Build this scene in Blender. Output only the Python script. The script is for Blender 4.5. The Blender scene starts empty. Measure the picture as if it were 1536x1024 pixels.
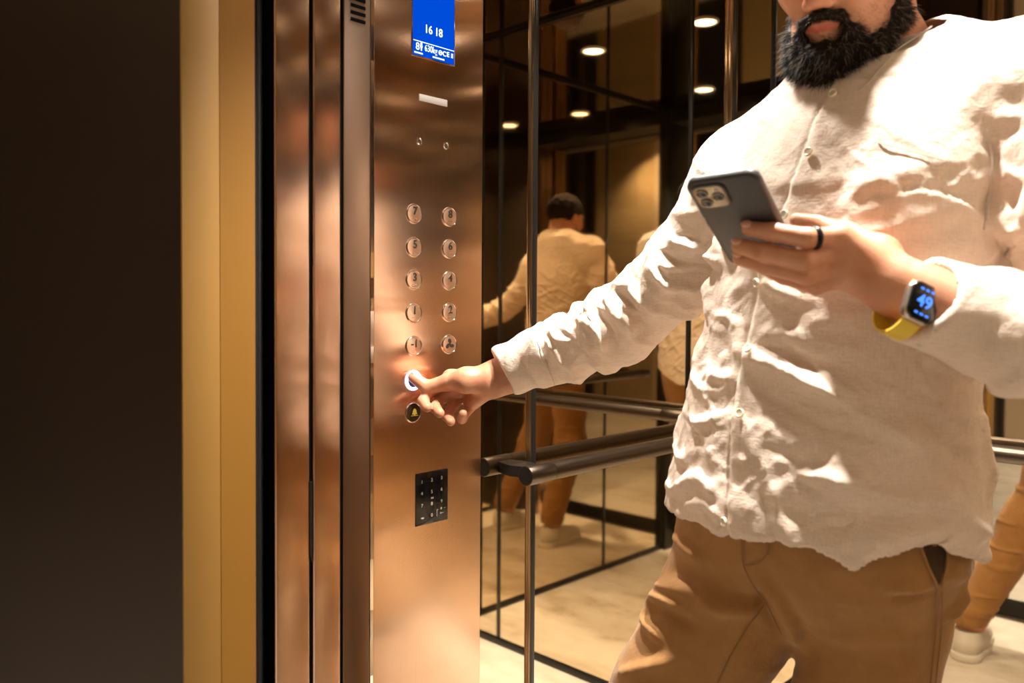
import bpy, bmesh, math, random, os
import numpy as np
from mathutils import Vector, Matrix
random.seed(7); rng = np.random.default_rng(7)
scene = bpy.context.scene
COL = scene.collection
QUICK = float(os.environ.get('Q', '1'))

# ------------------------------------------------------------------ camera
# x = across the car (left wall is negative), y = depth into the car, z = up
FPX, PY0 = 1250.0, 486.0
CAMZ = 1.22
YAW = math.atan2(.697, .717); PITCH = math.atan(.0287); ROLL = math.radians(.37)
def _basis():
    F0 = np.array([-math.sin(YAW), math.cos(YAW), 0]); R = np.array([math.cos(YAW), math.sin(YAW), 0]); Z = np.array([0, 0, 1.])
    F = F0*math.cos(PITCH) - Z*math.sin(PITCH)
    U = Z*math.cos(PITCH) + F0*math.sin(PITCH)
    c, s = math.cos(ROLL), math.sin(ROLL)
    R2 = R*c + U*s; U2 = U*c - R*s
    return F, R2, U2
CF, CR, CU = _basis()
CAM = np.array([0, 0, CAMZ])
def ray(px, py): return CF*FPX + CR*(px-768) - CU*(py-PY0)
def P(px, py, Z):
    r = ray(px, py); return CAM + r*(Z/FPX)
def on_x(px, py, x):
    r = ray(px, py); return CAM + r*((x-CAM[0])/r[0])
def on_y(px, py, y):
    r = ray(px, py); return CAM + r*((y-CAM[1])/r[1])
def proj(p):
    d = np.asarray(p) - CAM
    Z = d@CF
    return 768 + FPX*(d@CR)/Z, PY0 - FPX*(d@CU)/Z, Z
cam = bpy.data.cameras.new('camera'); camo = bpy.data.objects.new('camera', cam); COL.objects.link(camo)
M = Matrix(((CR[0], CU[0], -CF[0], 0), (CR[1], CU[1], -CF[1], 0), (CR[2], CU[2], -CF[2], CAMZ), (0, 0, 0, 1)))
camo.matrix_world = M
cam.sensor_width = 36; cam.lens = FPX/1536*36; cam.shift_y = -26/1536
cam.clip_start = .02; cam.clip_end = 60
cam.dof.use_dof = True; cam.dof.focus_distance = 1.42; cam.dof.aperture_fstop = 4.5
scene.camera = camo
# ------------------------------------------------------------------ materials
MAT = {}
def mat(name, col=(.8,.8,.8), rough=.5, metal=0, **kw):
    m = bpy.data.materials.new(name); m.use_nodes = True
    b = m.node_tree.nodes['Principled BSDF']
    b.inputs['Base Color'].default_value = (*col, 1); b.inputs['Roughness'].default_value = rough; b.inputs['Metallic'].default_value = metal
    for k, v in kw.items(): b.inputs[k].default_value = v
    MAT[name] = m
    return m
def N(m, t): return m.node_tree.nodes.new(t)
def L(m, a, b): m.node_tree.links.new(a, b)
def bsdf(m): return m.node_tree.nodes['Principled BSDF']
def coords(m, scale=(1,1,1), out='Object'):
    tc = N(m, 'ShaderNodeTexCoord'); mp = N(m, 'ShaderNodeMapping'); mp.inputs['Scale'].default_value = scale
    L(m, tc.outputs[out], mp.inputs['Vector']); return mp.outputs['Vector']
def noise(m, vec, scale, detail=3, rough=.5, dist=0):
    n = N(m, 'ShaderNodeTexNoise'); n.inputs['Scale'].default_value = scale; n.inputs['Detail'].default_value = detail
    n.inputs['Roughness'].default_value = rough; n.inputs['Distortion'].default_value = dist
    L(m, vec, n.inputs['Vector']); return n.outputs['Fac']
def ramp(m, fac, stops):
    r = N(m, 'ShaderNodeValToRGB'); cr = r.color_ramp
    while len(cr.elements) < len(stops): cr.elements.new(.5)
    for e, (p, c) in zip(cr.elements, stops): e.position = p; e.color = (*c, 1)
    L(m, fac, r.inputs['Fac']); return r.outputs['Color']
def bump(m, h, strength, dist=.001, prev=None):
    b = N(m, 'ShaderNodeBump'); b.inputs['Strength'].default_value = strength; b.inputs['Distance'].default_value = dist
    L(m, h, b.inputs['Height'])
    if prev is not None: L(m, prev, b.inputs['Normal'])
    L(m, b.outputs['Normal'], bsdf(m).inputs['Normal']); return b.outputs['Normal']
def math_node(m, op, a, b):
    n = N(m, 'ShaderNodeMath'); n.operation = op
    for i, v in enumerate((a, b)):
        if isinstance(v, (int, float)): n.inputs[i].default_value = v
        else: L(m, v, n.inputs[i])
    return n.outputs[0]
def emis(name, col, strength):
    m = mat(name, (0,0,0), .5); b = bsdf(m); b.inputs['Emission Color'].default_value = (*col, 1); b.inputs['Emission Strength'].default_value = strength
    return m
mat('mirror', (.74,.645,.50), .025, 1)
mat('ceiling_mirror', (.38,.31,.22), .03, 1)
mat('black_trim', (.010,.009,.008), .28, 0); bsdf(MAT['black_trim']).inputs['Specular IOR Level'].default_value = .3
mat('black_matte', (.005,.005,.005), .9); bsdf(MAT['black_matte']).inputs['Specular IOR Level'].default_value = 0
mat('rubber', (.012,.013,.014), .45)
mat('rail', (.11,.085,.065), .30, 1)
mat('chrome', (.80,.72,.62), .12, 1)
mat('dark_ink', (.02,.014,.01), .4)
mat('pale_metal', (.36,.32,.29), .35, .3)
mat('black_glass', (.004,.005,.006), .12)
mat('white_ink', (.55,.50,.42), .5)
mat('facade', (.046,.028,.018), .42, .25)
mat('gold_jamb', (.29,.155,.036), .42, .15)
mat('gold_jamb_deep', (.32,.155,.026), .42, .15)
mat('lobby_dark', (.02,.014,.01), .5)
mat('lobby_cream', (.78,.62,.42), .6)
mat('lobby_gold', (.66,.49,.22), .5)
mat('lobby_brown', (.10,.06,.035), .5)
mat('lobby_ceiling', (.55,.45,.32), .8)
def brushed(name, col, rough=.33, an=.75):
    m = mat(name, col, rough, 1)
    b = bsdf(m); b.inputs['Anisotropic'].default_value = an
    t = N(m, 'ShaderNodeTangent'); t.direction_type = 'RADIAL'; t.axis = 'Z'
    # tangent runs round z (horizontal); a quarter turn lays the grain vertically
    b.inputs['Anisotropic Rotation'].default_value = 0
    L(m, t.outputs['Tangent'], b.inputs['Tangent'])
    n1 = noise(m, coords(m, (900, 900, 6)), 1, 2)
    n2 = noise(m, coords(m, (2, 2, 9)), 1, 4)
    mr = N(m, 'ShaderNodeMapRange'); mr.inputs['To Min'].default_value = rough-.05; mr.inputs['To Max'].default_value = rough+.06
    L(m, n2, mr.inputs['Value'])
    L(m, mr.outputs['Result'], b.inputs['Roughness'])
    mx = N(m, 'ShaderNodeMapRange'); mx.inputs['To Min'].default_value = .93; mx.inputs['To Max'].default_value = 1.07; L(m, n1, mx.inputs['Value'])
    vm = N(m, 'ShaderNodeVectorMath'); vm.operation = 'SCALE'; vm.inputs[0].default_value = col; L(m, mx.outputs['Result'], vm.inputs['Scale']); L(m, vm.outputs['Vector'], b.inputs['Base Color'])
    return m
brushed('copper', (.80,.55,.40), .18, 1.)
brushed('copper_column', (.84,.59,.44), .21, 1.)
mat('copper_button', (.78,.52,.37), .36, 1)
mat('copper_dark', (.22,.145,.10), .34, 1)
mat('front_return', (.035,.025,.018), .35, .4)
mat('seam_highlight', (.40,.28,.18), .2, 1)  # paler metal standing in for the highlight on the black seam trims
m = mat('stone_floor', (.8,.7,.55), .34)
v = coords(m, (1,1,1)); f1 = noise(m, coords(m, (1.2, 2.6, 1)), 2.0, 6, .6, .6); f2 = noise(m, v, 14, 5, .6)
L(m, ramp(m, math_node(m,'ADD', math_node(m,'MULTIPLY',f1,.7), math_node(m,'MULTIPLY',f2,.3)), [(.34,(.52,.43,.33)),(.46,(.74,.66,.55)),(.56,(.84,.78,.69)),(.75,(.88,.83,.75))]), bsdf(m).inputs['Base Color'])
m = mat('lobby_stone', (.5,.35,.16), .45)
v = coords(m, (.6,.6,3)); f1 = noise(m, v, 1.5, 6, .6, 1.0)
L(m, ramp(m, f1, [(.25,(.44,.31,.16)),(.55,(.60,.45,.25)),(.85,(.68,.53,.32))]), bsdf(m).inputs['Base Color'])
# ------------------------------------------------------------------ mesh helpers
def link_mesh(name, verts, faces, m, parent=None, smooth=False, mats=None, fmat=None):
    me = bpy.data.meshes.new(name); me.from_pydata([tuple(map(float, v)) for v in verts], [], [tuple(map(int, f)) for f in faces])
    for mm in (mats or [m]): me.materials.append(MAT[mm] if isinstance(mm, str) else mm)
    if fmat is not None: me.polygons.foreach_set('material_index', np.asarray(fmat, dtype=np.int32))
    me.polygons.foreach_set('use_smooth', np.full(len(me.polygons), bool(smooth)))
    me.update()
    o = bpy.data.objects.new(name, me); COL.objects.link(o)
    if parent is not None: o.parent = parent
    return o
class MB:
    def __init__(s): s.bm = bmesh.new()
    def box(s, lo, hi, bev=0, seg=2):
        lo = Vector([min(a, b) for a, b in zip(lo, hi)]); hi2 = Vector([max(a, b) for a, b in zip(lo, hi)])
        c = (lo+hi2)/2; d = hi2-lo
        r = bmesh.ops.create_cube(s.bm, size=1, matrix=Matrix.Translation(c) @ Matrix.Diagonal((*d, 1)))
        if bev:
            es = list({e for v in r['verts'] for e in v.link_edges})
            bmesh.ops.bevel(s.bm, geom=es, offset=bev, segments=seg, affect='EDGES', profile=.5)
        return s
    def cyl(s, a, b, r, seg=40, r2=None, bev=0):
        a, b = Vector(a), Vector(b); d = b-a
        q = d.to_track_quat('Z', 'Y').to_matrix().to_4x4()
        rr = bmesh.ops.create_cone(s.bm, cap_ends=True, segments=seg, radius1=r, radius2=r if r2 is None else r2, depth=d.length, matrix=Matrix.Translation((a+b)/2) @ q)
        if bev:
            es = [e for e in {e for v in rr['verts'] for e in v.link_edges} if any(len(f.verts) > 4 for f in e.link_faces)]
            bmesh.ops.bevel(s.bm, geom=es, offset=bev, segments=2, affect='EDGES', profile=.5)
        return s
    def ring(s, c, ax, R, r, seg=64, sub=12, squash=1):
        c, ax = Vector(c), Vector(ax).normalized(); u = ax.orthogonal().normalized(); w = ax.cross(u)
        vs = []
        for i in range(seg):
            t = 2*math.pi*i/seg; e = u*math.cos(t)+w*math.sin(t)
            vs.append([s.bm.verts.new(c+e*(R+r*math.cos(q))+ax*(r*squash*math.sin(q))) for q in (2*math.pi*j/sub for j in range(sub))])
        for i in range(seg):
            for j in range(sub):
                s.bm.faces.new((vs[i][j], vs[(i+1)%seg][j], vs[(i+1)%seg][(j+1)%sub], vs[i][(j+1)%sub]))
        return s
    def prism(s, pts, d):
        d = Vector(d); a = [s.bm.verts.new(p) for p in pts]; b = [s.bm.verts.new(Vector(p)+d) for p in pts]; n = len(pts)
        s.bm.faces.new(a[::-1]); s.bm.faces.new(b)
        for i in range(n): s.bm.faces.new((a[i], a[(i+1)%n], b[(i+1)%n], b[i]))
        return s
    def build(s, name, m, parent=None, smooth=True, angle=40):
        bmesh.ops.recalc_face_normals(s.bm, faces=s.bm.faces)
        me = bpy.data.meshes.new(name); s.bm.to_mesh(me); s.bm.free()
        me.materials.append(MAT[m] if isinstance(m, str) else m)
        if smooth:
            me.polygons.foreach_set('use_smooth', np.ones(len(me.polygons), dtype=bool))
            try: me.set_sharp_from_angle(angle=math.radians(angle))
            except Exception: pass
        o = bpy.data.objects.new(name, me); COL.objects.link(o)
        if parent is not None: o.parent = parent
        return o
def tag(o, label=None, cat=None, group=None, kind=None):
    if label: o['label'] = label
    if cat: o['category'] = cat
    if group: o['group'] = group
    if kind: o['kind'] = kind
    return o
def struct(o): o['kind'] = 'structure'; return o
def empty(name, loc=(0,0,0)):
    o = bpy.data.objects.new(name, None); o.location = loc; o.empty_display_size = .1; COL.objects.link(o); return o
def adopt(root, *obs):
    bpy.context.view_layer.update()
    for o in obs:
        mw = o.matrix_world.copy(); o.parent = root; o.matrix_parent_inverse = root.matrix_world.inverted()
def text(s, size, origin, m, parent, name, depth=.0004, center=True, rx=(0,1,0), ry=(0,0,1), rz=(1,0,0), sx=1, bold=0):
    cu = bpy.data.curves.new(name, 'FONT'); cu.body = s; cu.size = size; cu.extrude = depth; cu.offset = bold
    if center: cu.align_x = 'CENTER'; cu.align_y = 'CENTER'
    t = bpy.data.objects.new(name, cu); COL.objects.link(t)
    me = bpy.data.meshes.new_from_object(t); COL.objects.unlink(t); bpy.data.objects.remove(t)
    mm = Matrix(((rx[0]*sx, ry[0], rz[0], origin[0]), (rx[1]*sx, ry[1], rz[1], origin[1]), (rx[2]*sx, ry[2], rz[2], origin[2]), (0,0,0,1)))
    me.transform(mm)
    me.materials.clear(); me.materials.append(MAT[m])
    o = bpy.data.objects.new(name, me); COL.objects.link(o)
    if parent is not None: o.parent = parent
    return o
# ================================================================== the lift car and lobby
XA, YB, XC, YF = -1.18, 2.07, -.05, .69      # left mirror, back mirror, right mirror, inside of the front
ZC = 2.147                                    # car ceiling
XJ = -.93                                     # left side of the doorway
YJ = on_x(275, 500, XJ)[1]; YJ2 = on_x(331, 500, XJ)[1]; YJ3 = on_x(381, 500, XJ)[1]
LX0, LX1, LY0, LZ = -5.2, 3.4, -3.4, 2.95     # lobby
struct(MB().box((XA, YJ3+.01, -.06), (XC, YB, 0)).build('floor', 'stone_floor'))
struct(MB().box((LX0, LY0, -.06), (LX1, YJ-.17, 0)).build('floor_lobby', 'stone_floor'))
sill = MB().box((LX0 if False else -1.0, YJ-.17, -.05), (XC, YJ3-.002, -.004))
sl = sill.build('trim_sill', 'rail', smooth=False); struct(sl)
g = MB()
for k in range(7):
    y = YJ-.165+k*.0245*1.25
    if y < YJ3-.02: g.box((-1.0, y, -.006), (XC, y+.012, .001))
struct(g.build('trim_sill_tracks', 'black_trim', smooth=False))
struct(MB().box((XA-.06, YF, -.05), (XA, YB+.06, ZC)).build('wall_left', 'mirror', smooth=False))
struct(MB().box((XA, YB, -.05), (XC, YB+.06, ZC)).build('wall_back', 'mirror', smooth=False))
struct(MB().box((XC, YJ3+.012, -.05), (XC+.06, YB+.06, ZC)).build('wall_right', 'mirror', smooth=False))
struct(MB().box((XA-.06, YJ3+.012, ZC), (XC+.06, YB+.06, ZC+.05)).build('ceiling', 'ceiling_mirror', smooth=False))
HZ = 2.085
struct(MB().box((XA, YJ3+.012, HZ), (XC, YF, ZC)).build('wall_front_header', 'black_trim', smooth=False))
struct(MB().box((XA, YF-.02, 0), (XJ-.02, YF, HZ)).build('wall_front', 'front_return', smooth=False))
# black seam trims between the mirror sheets
k = 0
def seam(lo, hi, bev=.0015, m='black_trim'):
    global k; k += 1
    return struct(MB().box(lo, hi, bev).build('trim_%d' % k, m))
YS = on_x(797, 500, XA)[1]
seam((XA-.002, YS-.006, 0), (XA+.007, YS+.010, ZC), .002)
seam((XA-.002, YS-.0074, 0), (XA+.0078, YS-.0058, ZC), .001, 'seam_highlight')  # thin pale strip imitates the light caught on the trim's left edge
seam((XA-.002, YB-.012, 0), (XA+.012, YB+.002, ZC), .002)
seam((XA-.002, YB-.0138, 0), (XA+.0130, YB-.0118, ZC), .001, 'seam_highlight')  # same painted highlight streak along the corner trim
for x in (-1.055, -.29): seam((x-.007, YB-.004, 0), (x+.007, YB+.002, ZC))
for y in (1.93, 1.16): seam((XC-.004, y-.007, 0), (XC+.002, y+.007, ZC))
seam((XC-.012, YB-.012, 0), (XC+.002, YB+.002, ZC))
seam((XC-.03, YJ3+.013, 0), (XC+.002, YF+.02, ZC))
for z0, z1 in ((0, .022), (ZC-.014, ZC)):
    seam((XA-.002, YF, z0), (XA+.008, YB, z1)); seam((XA, YB-.008, z0), (XC, YB+.002, z1)); seam((XC-.008, YF, z0), (XC+.002, YB, z1))
# doorway: dark facade, golden landing jamb, dark running gap, copper door column
struct(MB().box((LX0, YJ, 0), (XJ-.0045, YJ+.07, LZ)).build('wall_facade', 'facade', smooth=False))
struct(MB().box((XC+.005, YJ, 0), (LX1, YJ+.07, LZ)).build('wall_facade_right', 'facade', smooth=False))
struct(MB().box((XJ-.003, YJ, HZ), (XC+.005, YJ+.07, LZ)).build('wall_facade_above', 'facade', smooth=False))
struct(MB().box((XJ-.0042, YJ-.0010, 0), (XJ, YJ2-.0006, HZ+.02), .0010).build('trim_jamb_outer', 'gold_jamb'))
struct(MB().prism([(XJ-.006, YJ2+.0006, 0), (XJ-.0015, YJ2+.0006, 0), (XJ+.003, YJ3, 0), (XJ-.006, YJ3, 0)], (0,0,HZ)).build('trim_jamb_inner', 'gold_jamb_deep', smooth=False))
struct(MB().box((XC+.003, YJ-.0015, 0), (XC+.10, YJ3, HZ+.02)).build('trim_jamb_right', 'gold_jamb', smooth=False))
gapc = MB().box((XJ-.16, YJ3, 0), (XJ-.14, YJ3+.06, HZ))
struct(gapc.build('wall_shaft', 'black_matte', smooth=False))
def ye(px): return on_x(px, 500, XJ)[1]
col = struct(empty('door_1', (XJ, ye(465), 0)))
def strip(p0, p1, m, dx=0, z0=0, z1=HZ):
    o = MB().box((XJ-.0045, ye(p0), z0), (XJ+dx, ye(p1), z1), .0022, 3).build('door_panel', m); adopt(col, o); return o
s1 = strip(413, 464.5, 'copper_column'); s2 = strip(470.5, 511, 'copper_column'); s3 = strip(516, 557, 'copper_dark', -.002)
zt, zb = on_x(468, 722, XJ)[2], on_x(468, 843, XJ)[2]
pull = MB().prism([(XJ-.001, ye(464), zt), (XJ-.001, ye(468), zt), (XJ-.001, ye(468), zb), (XJ-.001, ye(466.4), zb+.004), (XJ-.001, ye(464), zb+.012)], (.0018,0,0)).build('finger_pull', 'black_trim', smooth=False); adopt(col, pull)
bk = MB().box((XJ-.09, ye(413)+.001, 0), (XJ-.004, ye(556), HZ)).build('column_core', 'black_matte', smooth=False); adopt(col, bk)
for q in (391, 401):
    sealo = MB().cyl((XJ-.022, ye(q), 0), (XJ-.022, ye(q), HZ), .0075 if q == 391 else .006, 16).build('rubber_seal', 'rubber'); adopt(col, sealo)
sp = empty('speaker_grille', on_x(537, 10, XJ-.002))
tag(sp, 'black slotted speaker grille let into the darkest copper strip beside the button panel', 'grille')
c0 = on_x(526, 10, XJ-.002); c1 = on_x(548, 10, XJ-.002)
for i, py in enumerate((38, 27.5, 17, 6.5, -4, -14.5)):
    z = on_x(537, py-7, XJ-.002)[2]
    o = MB().box((XJ-.004, c0[1], z-.0022), (XJ-.0012, c1[1], z+.0022)).build('slot', 'black_matte', sp, smooth=False); o.parent = None; adopt(sp, o)
# ================================================================== lobby
def lob(name, lo, hi, m): return struct(MB().box(lo, hi).build(name, m, smooth=False))
lob('wall_lobby', (LX0, LY0-.05, 0), (LX1, LY0, LZ), 'lobby_dark')
lob('wall_lobby_stone', (-3.72, LY0, 0), (-2.90, LY0+.03, LZ), 'lobby_stone')
lob('wall_lobby_cream', (-2.90, LY0, 0), (-2.12, LY0+.06, LZ), 'lobby_cream')
lob('wall_lobby_brown', (-2.12, LY0, 0), (-1.86, LY0+.03, LZ), 'lobby_brown')
lob('wall_lobby_plaster', (-1.80, LY0, 0), (.9, LY0+.03, LZ), 'lobby_cream')
lob('wall_lobby_gold', (.95, LY0, 0), (1.8, LY0+.03, LZ), 'lobby_gold')
for x in (-4.0, -4.25, -4.5): lob('trim_lobby', (x, LY0, 0), (x+.1, LY0+.02, LZ), 'lobby_brown')
lob('wall_lobby_side', (LX0-.05, LY0, 0), (LX0, YJ, LZ), 'lobby_dark')
lob('wall_lobby_end', (LX1, LY0, 0), (LX1+.05, YJ, LZ), 'lobby_stone')
lob('ceiling_lobby', (LX0, LY0, LZ), (LX1, YJ+.07, LZ+.05), 'lobby_ceiling')
# ================================================================== lamps
emis('lamp_lens', (1, .86, .66), 14)
mat('lamp_rim', (.75,.72,.68), .4)
WARM = (1, .935, .845)
def downlight(x, y, z, label, group, power, angle=120, blend=.6, r=.036, tgt=None, soft=.03):
    e = empty('downlight', (x, y, z)); tag(e, label, 'lamp', group)
    a = MB().ring((x, y, z-.001), (0,0,1), r+.006, .005, 40, 8).build('rim', 'lamp_rim'); adopt(e, a)
    b = MB().cyl((x, y, z-.004), (x, y, z-.001), r, 40).build('lens', 'lamp_lens'); adopt(e, b)
    l = bpy.data.lights.new('lamp_beam', 'SPOT'); l.energy = power; l.color = WARM; l.spot_size = math.radians(angle); l.spot_blend = blend; l.shadow_soft_size = soft
    o = bpy.data.objects.new('lamp_beam', l); COL.objects.link(o); o.location = (x, y, z-.012)
    if tgt is not None:
        o.rotation_euler = (Vector(tgt)-o.location).to_track_quat('-Z', 'Y').to_euler()
    adopt(e, o)
    return e
CARG = 'recessed downlights in the lift ceiling'
downlight(-.40, .93, ZC, 'round lift ceiling downlight above the man, nearest the doorway', CARG, 140, 100, .5, soft=.022)
downlight(-.85, .97, ZC, 'round lift ceiling downlight between the man and the button panel', CARG, 70, 110, .6)
downlight(-.40, 1.70, ZC, 'round lift ceiling downlight behind the man, by the back mirror', CARG, 48, 110, .6)
downlight(-.87, 1.70, ZC, 'round lift ceiling downlight in the far left mirrored corner', CARG, 48, 110, .6)
LOBG = 'recessed downlights in the lobby ceiling'
downlight(-.42, .16, LZ, 'unseen ceiling downlight added outside the lift doorway as front fill light', LOBG, 35, 70, .6)  # unseen lamp, added for control of the light on the man's front
downlight(-2.9, -3.12, LZ, 'lobby ceiling downlight grazing the stone wall opposite the lift', LOBG, 110, 116, .8)
downlight(-1.2, -2.9, LZ, 'lobby ceiling downlight grazing the cream wall opposite the lift', LOBG, 110, 116, .8)
downlight(1.3, -2.7, LZ, 'lobby ceiling downlight over the golden wall panel', LOBG, 110, 116, .8)
downlight(-1.6, -1.2, LZ, 'lobby ceiling downlight in the middle of the lobby', LOBG, 70, 76, .6)
downlight(.6, -.9, LZ, 'lobby ceiling downlight on the right of the lobby', LOBG, 70, 76, .6)
w = bpy.data.worlds.new('world'); scene.world = w; w.use_nodes = True
w.node_tree.nodes['Background'].inputs['Color'].default_value = (.03,.022,.014,1); w.node_tree.nodes['Background'].inputs['Strength'].default_value = 1
# ================================================================== handrails
HR = .885
def handrail(name, a, b, nrm, label):
    a, b, nrm = Vector(a), Vector(b), Vector(nrm); d = (b-a).normalized(); e = empty(name, (a+b)/2); tag(e, label, 'handrail', 'tubular handrails on the mirror walls')
    r = .019
    o = MB().cyl(a+d*.075, b-d*.075, r, 48).build('bar', 'rail'); adopt(e, o)
    for s, p in ((1, a), (-1, b)):
        o = MB().cyl(p, p+d*(s*.074), r+.0007, 48, bev=.0012).build('end_piece', 'rail'); adopt(e, o)
        o = MB().cyl(p-d*(s*.0006), p+d*(s*.0012), r-.0012, 40).build('end_cap', 'black_trim'); adopt(e, o)
        # wedge bracket from the glass to the end piece
        c = p+d*(s*.045); off = -nrm*.06
        t = MB(); hz = Vector((0,0,.011))
        w0, w1 = .013, .030
        pts = [c+off-d*w1-hz, c+off+d*w1-hz, c+d*w0-hz, c-d*w0-hz]
        t.prism(pts, hz*2); o = t.build('bracket', 'black_trim', smooth=False); adopt(e, o)
    return e
AO = .06
p0 = on_x(790, 722, XA+AO)
handrail('handrail', (XA+AO, p0[1]-.004, HR-.012), (XA+AO, YB-.10, HR-.012), (1,0,0), 'brushed bronze handrail on the left mirror wall, its round end beside the button panel')
handrail('handrail', (XA+.09, YB-AO, HR+.012), (XC-.10, YB-AO, HR+.012), (0,-1,0), 'bronze handrail on the back mirror wall, passing behind the man')
handrail('handrail', (XC-AO, .92, HR), (XC-AO, YB-.10, HR), (-1,0,0), 'bronze handrail on the right mirror wall, seen only as a reflection')
# ================================================================== car operating panel
XP = XA+.014
ya, yb = on_x(560.5, 500, XP)[1], on_x(722.5, 500, XP)[1]
cop = empty('control_panel', (XP, (ya+yb)/2, .1)); tag(cop, 'tall brushed copper lift button panel with blue screen, round floor buttons and black keypad', 'control panel')
def C(o): adopt(cop, o); return o
C(MB().box((XA-.001, ya, .02), (XP, yb, ZC-.02), .0016, 3).build('panel_plate', 'copper'))
emis('screen_blue', (.0, .062, .58), 1.0); bsdf(MAT['screen_blue']).inputs['Specular IOR Level'].default_value = 0; emis('screen_white', (.75, .9, 1), 1.5); emis('ring_glow', (.55, .62, 1), 3.0); emis('bell_yellow', (.75, .45, .05), .55)
mat('lit_face', (.12,.10,.35), .3, .5)
mat('alarm_face', (.05,.03,.015), .3, .6)
def yz(px, py): p = on_x(px, py, XP); return p[1], p[2]
edge = MB(); rr_ = random.Random(4); z_ = .03; e0, e1 = on_x(555.5, 500, XP)[1], ya-.0006
while z_ < ZC-.03:
    h_ = rr_.uniform(.02, .07); t_ = rr_.uniform(-.0006, .0006); edge.prism([(XP-.004, e0, z_), (XP+.0012+t_, e0, z_), (XP+.0008-t_, e1, z_), (XP-.004, e1, z_)], (0, 0, h_)); z_ += h_
C(edge.build('edge_strip', 'chrome', smooth=False))
# screen
(y0, _), (y1, _) = yz(618.5, 50), yz(680.5, 50); zb_ = yz(649, 89.5)[1]; zt_ = zb_ + .20
bez = C(MB().box((XP-.002, y0-.0025, zb_-.0025), (XP+.0012, y1+.0025, zt_), .0006).build('screen_bezel', 'chrome'))
scr = C(MB().box((XP-.002, y0, zb_), (XP+.0018, y1, zt_)).build('screen', 'screen_blue', smooth=False))
XT = XP+.0019
def tx(s, px, py, size, m='screen_white', par=None, name='lettering', sx=1., x=XT, bold=0, depth=.0002):
    y, z = yz(px, py); o = text(s, size, (x, y, z), m, None, name, depth, sx=sx, bold=bold); adopt(par or scr, o); return o
tx('16 18', 649.5, 47.5, .0205, sx=.92, bold=.0003)
ybar = MB().box((XT-.001, y0+.001, yz(649,68.2)[1]-.0007), (XT+.0002, y1-.001, yz(649,68.2)[1]+.0007)).build('divider_line', 'screen_white', smooth=False); adopt(scr, ybar)
tx('8', 625.5, 70, .018, bold=.0002)
py_, pz_ = yz(631, 70)
man = MB().cyl((XT-.001, py_, pz_+.0052), (XT+.0002, py_, pz_+.0052), .0022, 16).box((XT-.001, py_-.0027, pz_-.002), (XT+.0002, py_+.0027, pz_+.0028)).box((XT-.001, py_-.0014, pz_-.0075), (XT+.0002, py_+.0014, pz_-.002)).build('person_icon', 'screen_white', smooth=False); adopt(scr, man)
tx('630kg', 645.6, 75, .0168, sx=.74, bold=.00008)
gy, gz = yz(659.6, 79.5)
g = MB().ring((XT, gy, gz), (1,0,0), .0036, .0010, 24, 6).box((XT-.001, gy-.003, gz-.0008), (XT+.0002, gy+.003, gz+.0008)).build('round_symbol', 'screen_white'); adopt(scr, g)
tx('C', 665.6, 81.4, .0125, bold=.0003); tx('E', 671, 82.6, .0125, bold=.0003)
ey, ez = yz(677, 84.5)
g = MB()
for q in range(3): g.box((XT-.001, ey-.0022, ez-.0036+q*.003), (XT+.0002, ey+.0024, ez-.0018+q*.003))
o = g.build('small_print', 'screen_white', smooth=False); adopt(scr, o)
for (pa, pb, py) in ((620.5, 633.5, 79.5), (648, 666, 88)):
    g = MB(); a0, a1 = yz(pa, py)[0], yz(pb, py)[0]; z = yz((pa+pb)/2, py)[1]; n = 9
    for q in range(n): g.box((XT-.001, a0+(a1-a0)*q/n, z-.0014), (XT+.0002, a0+(a1-a0)*(q+.72)/n, z+.0014))
    o = g.build('small_print', 'screen_white', smooth=False); adopt(scr, o)
ay, az = yz(656, -2)
g = MB().prism([(XT-.0005, ay-.010, az+.012), (XT-.0005, ay+.006, az-.001), (XT-.0005, ay+.012, az+.010)], (.0007,0,0)).build('arrow_icon', 'screen_white', smooth=False); adopt(scr, g)
# nameplate and holes
(n0, _), (n1, nz) = yz(628.5, 150), yz(670.5, 150); nz = yz(649.5, 150.5)[1]
C(MB().box((XP-.002, n0, nz-.0062), (XP+.0012, n1, nz+.0062), .0004).build('nameplate', 'pale_metal'))
for px, py in ((628.8, 212.3), (669, 218.7)):
    y, z = yz(px, py)
    h = C(MB().ring((XP, y, z), (1,0,0), .0052, .0012, 28, 8).build('screw_collar', 'chrome'))
    o = MB().cyl((XP-.003, y, z), (XP+.0004, y, z), .0046, 24).build('screw_hole', 'black_trim'); adopt(h, o)
    o = MB().cyl((XP-.003, y-.0008, z-.0008), (XP+.0012, y-.0008, z-.0008), .0020, 16, bev=.0005).build('screw', 'chrome'); adopt(h, o)
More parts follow.
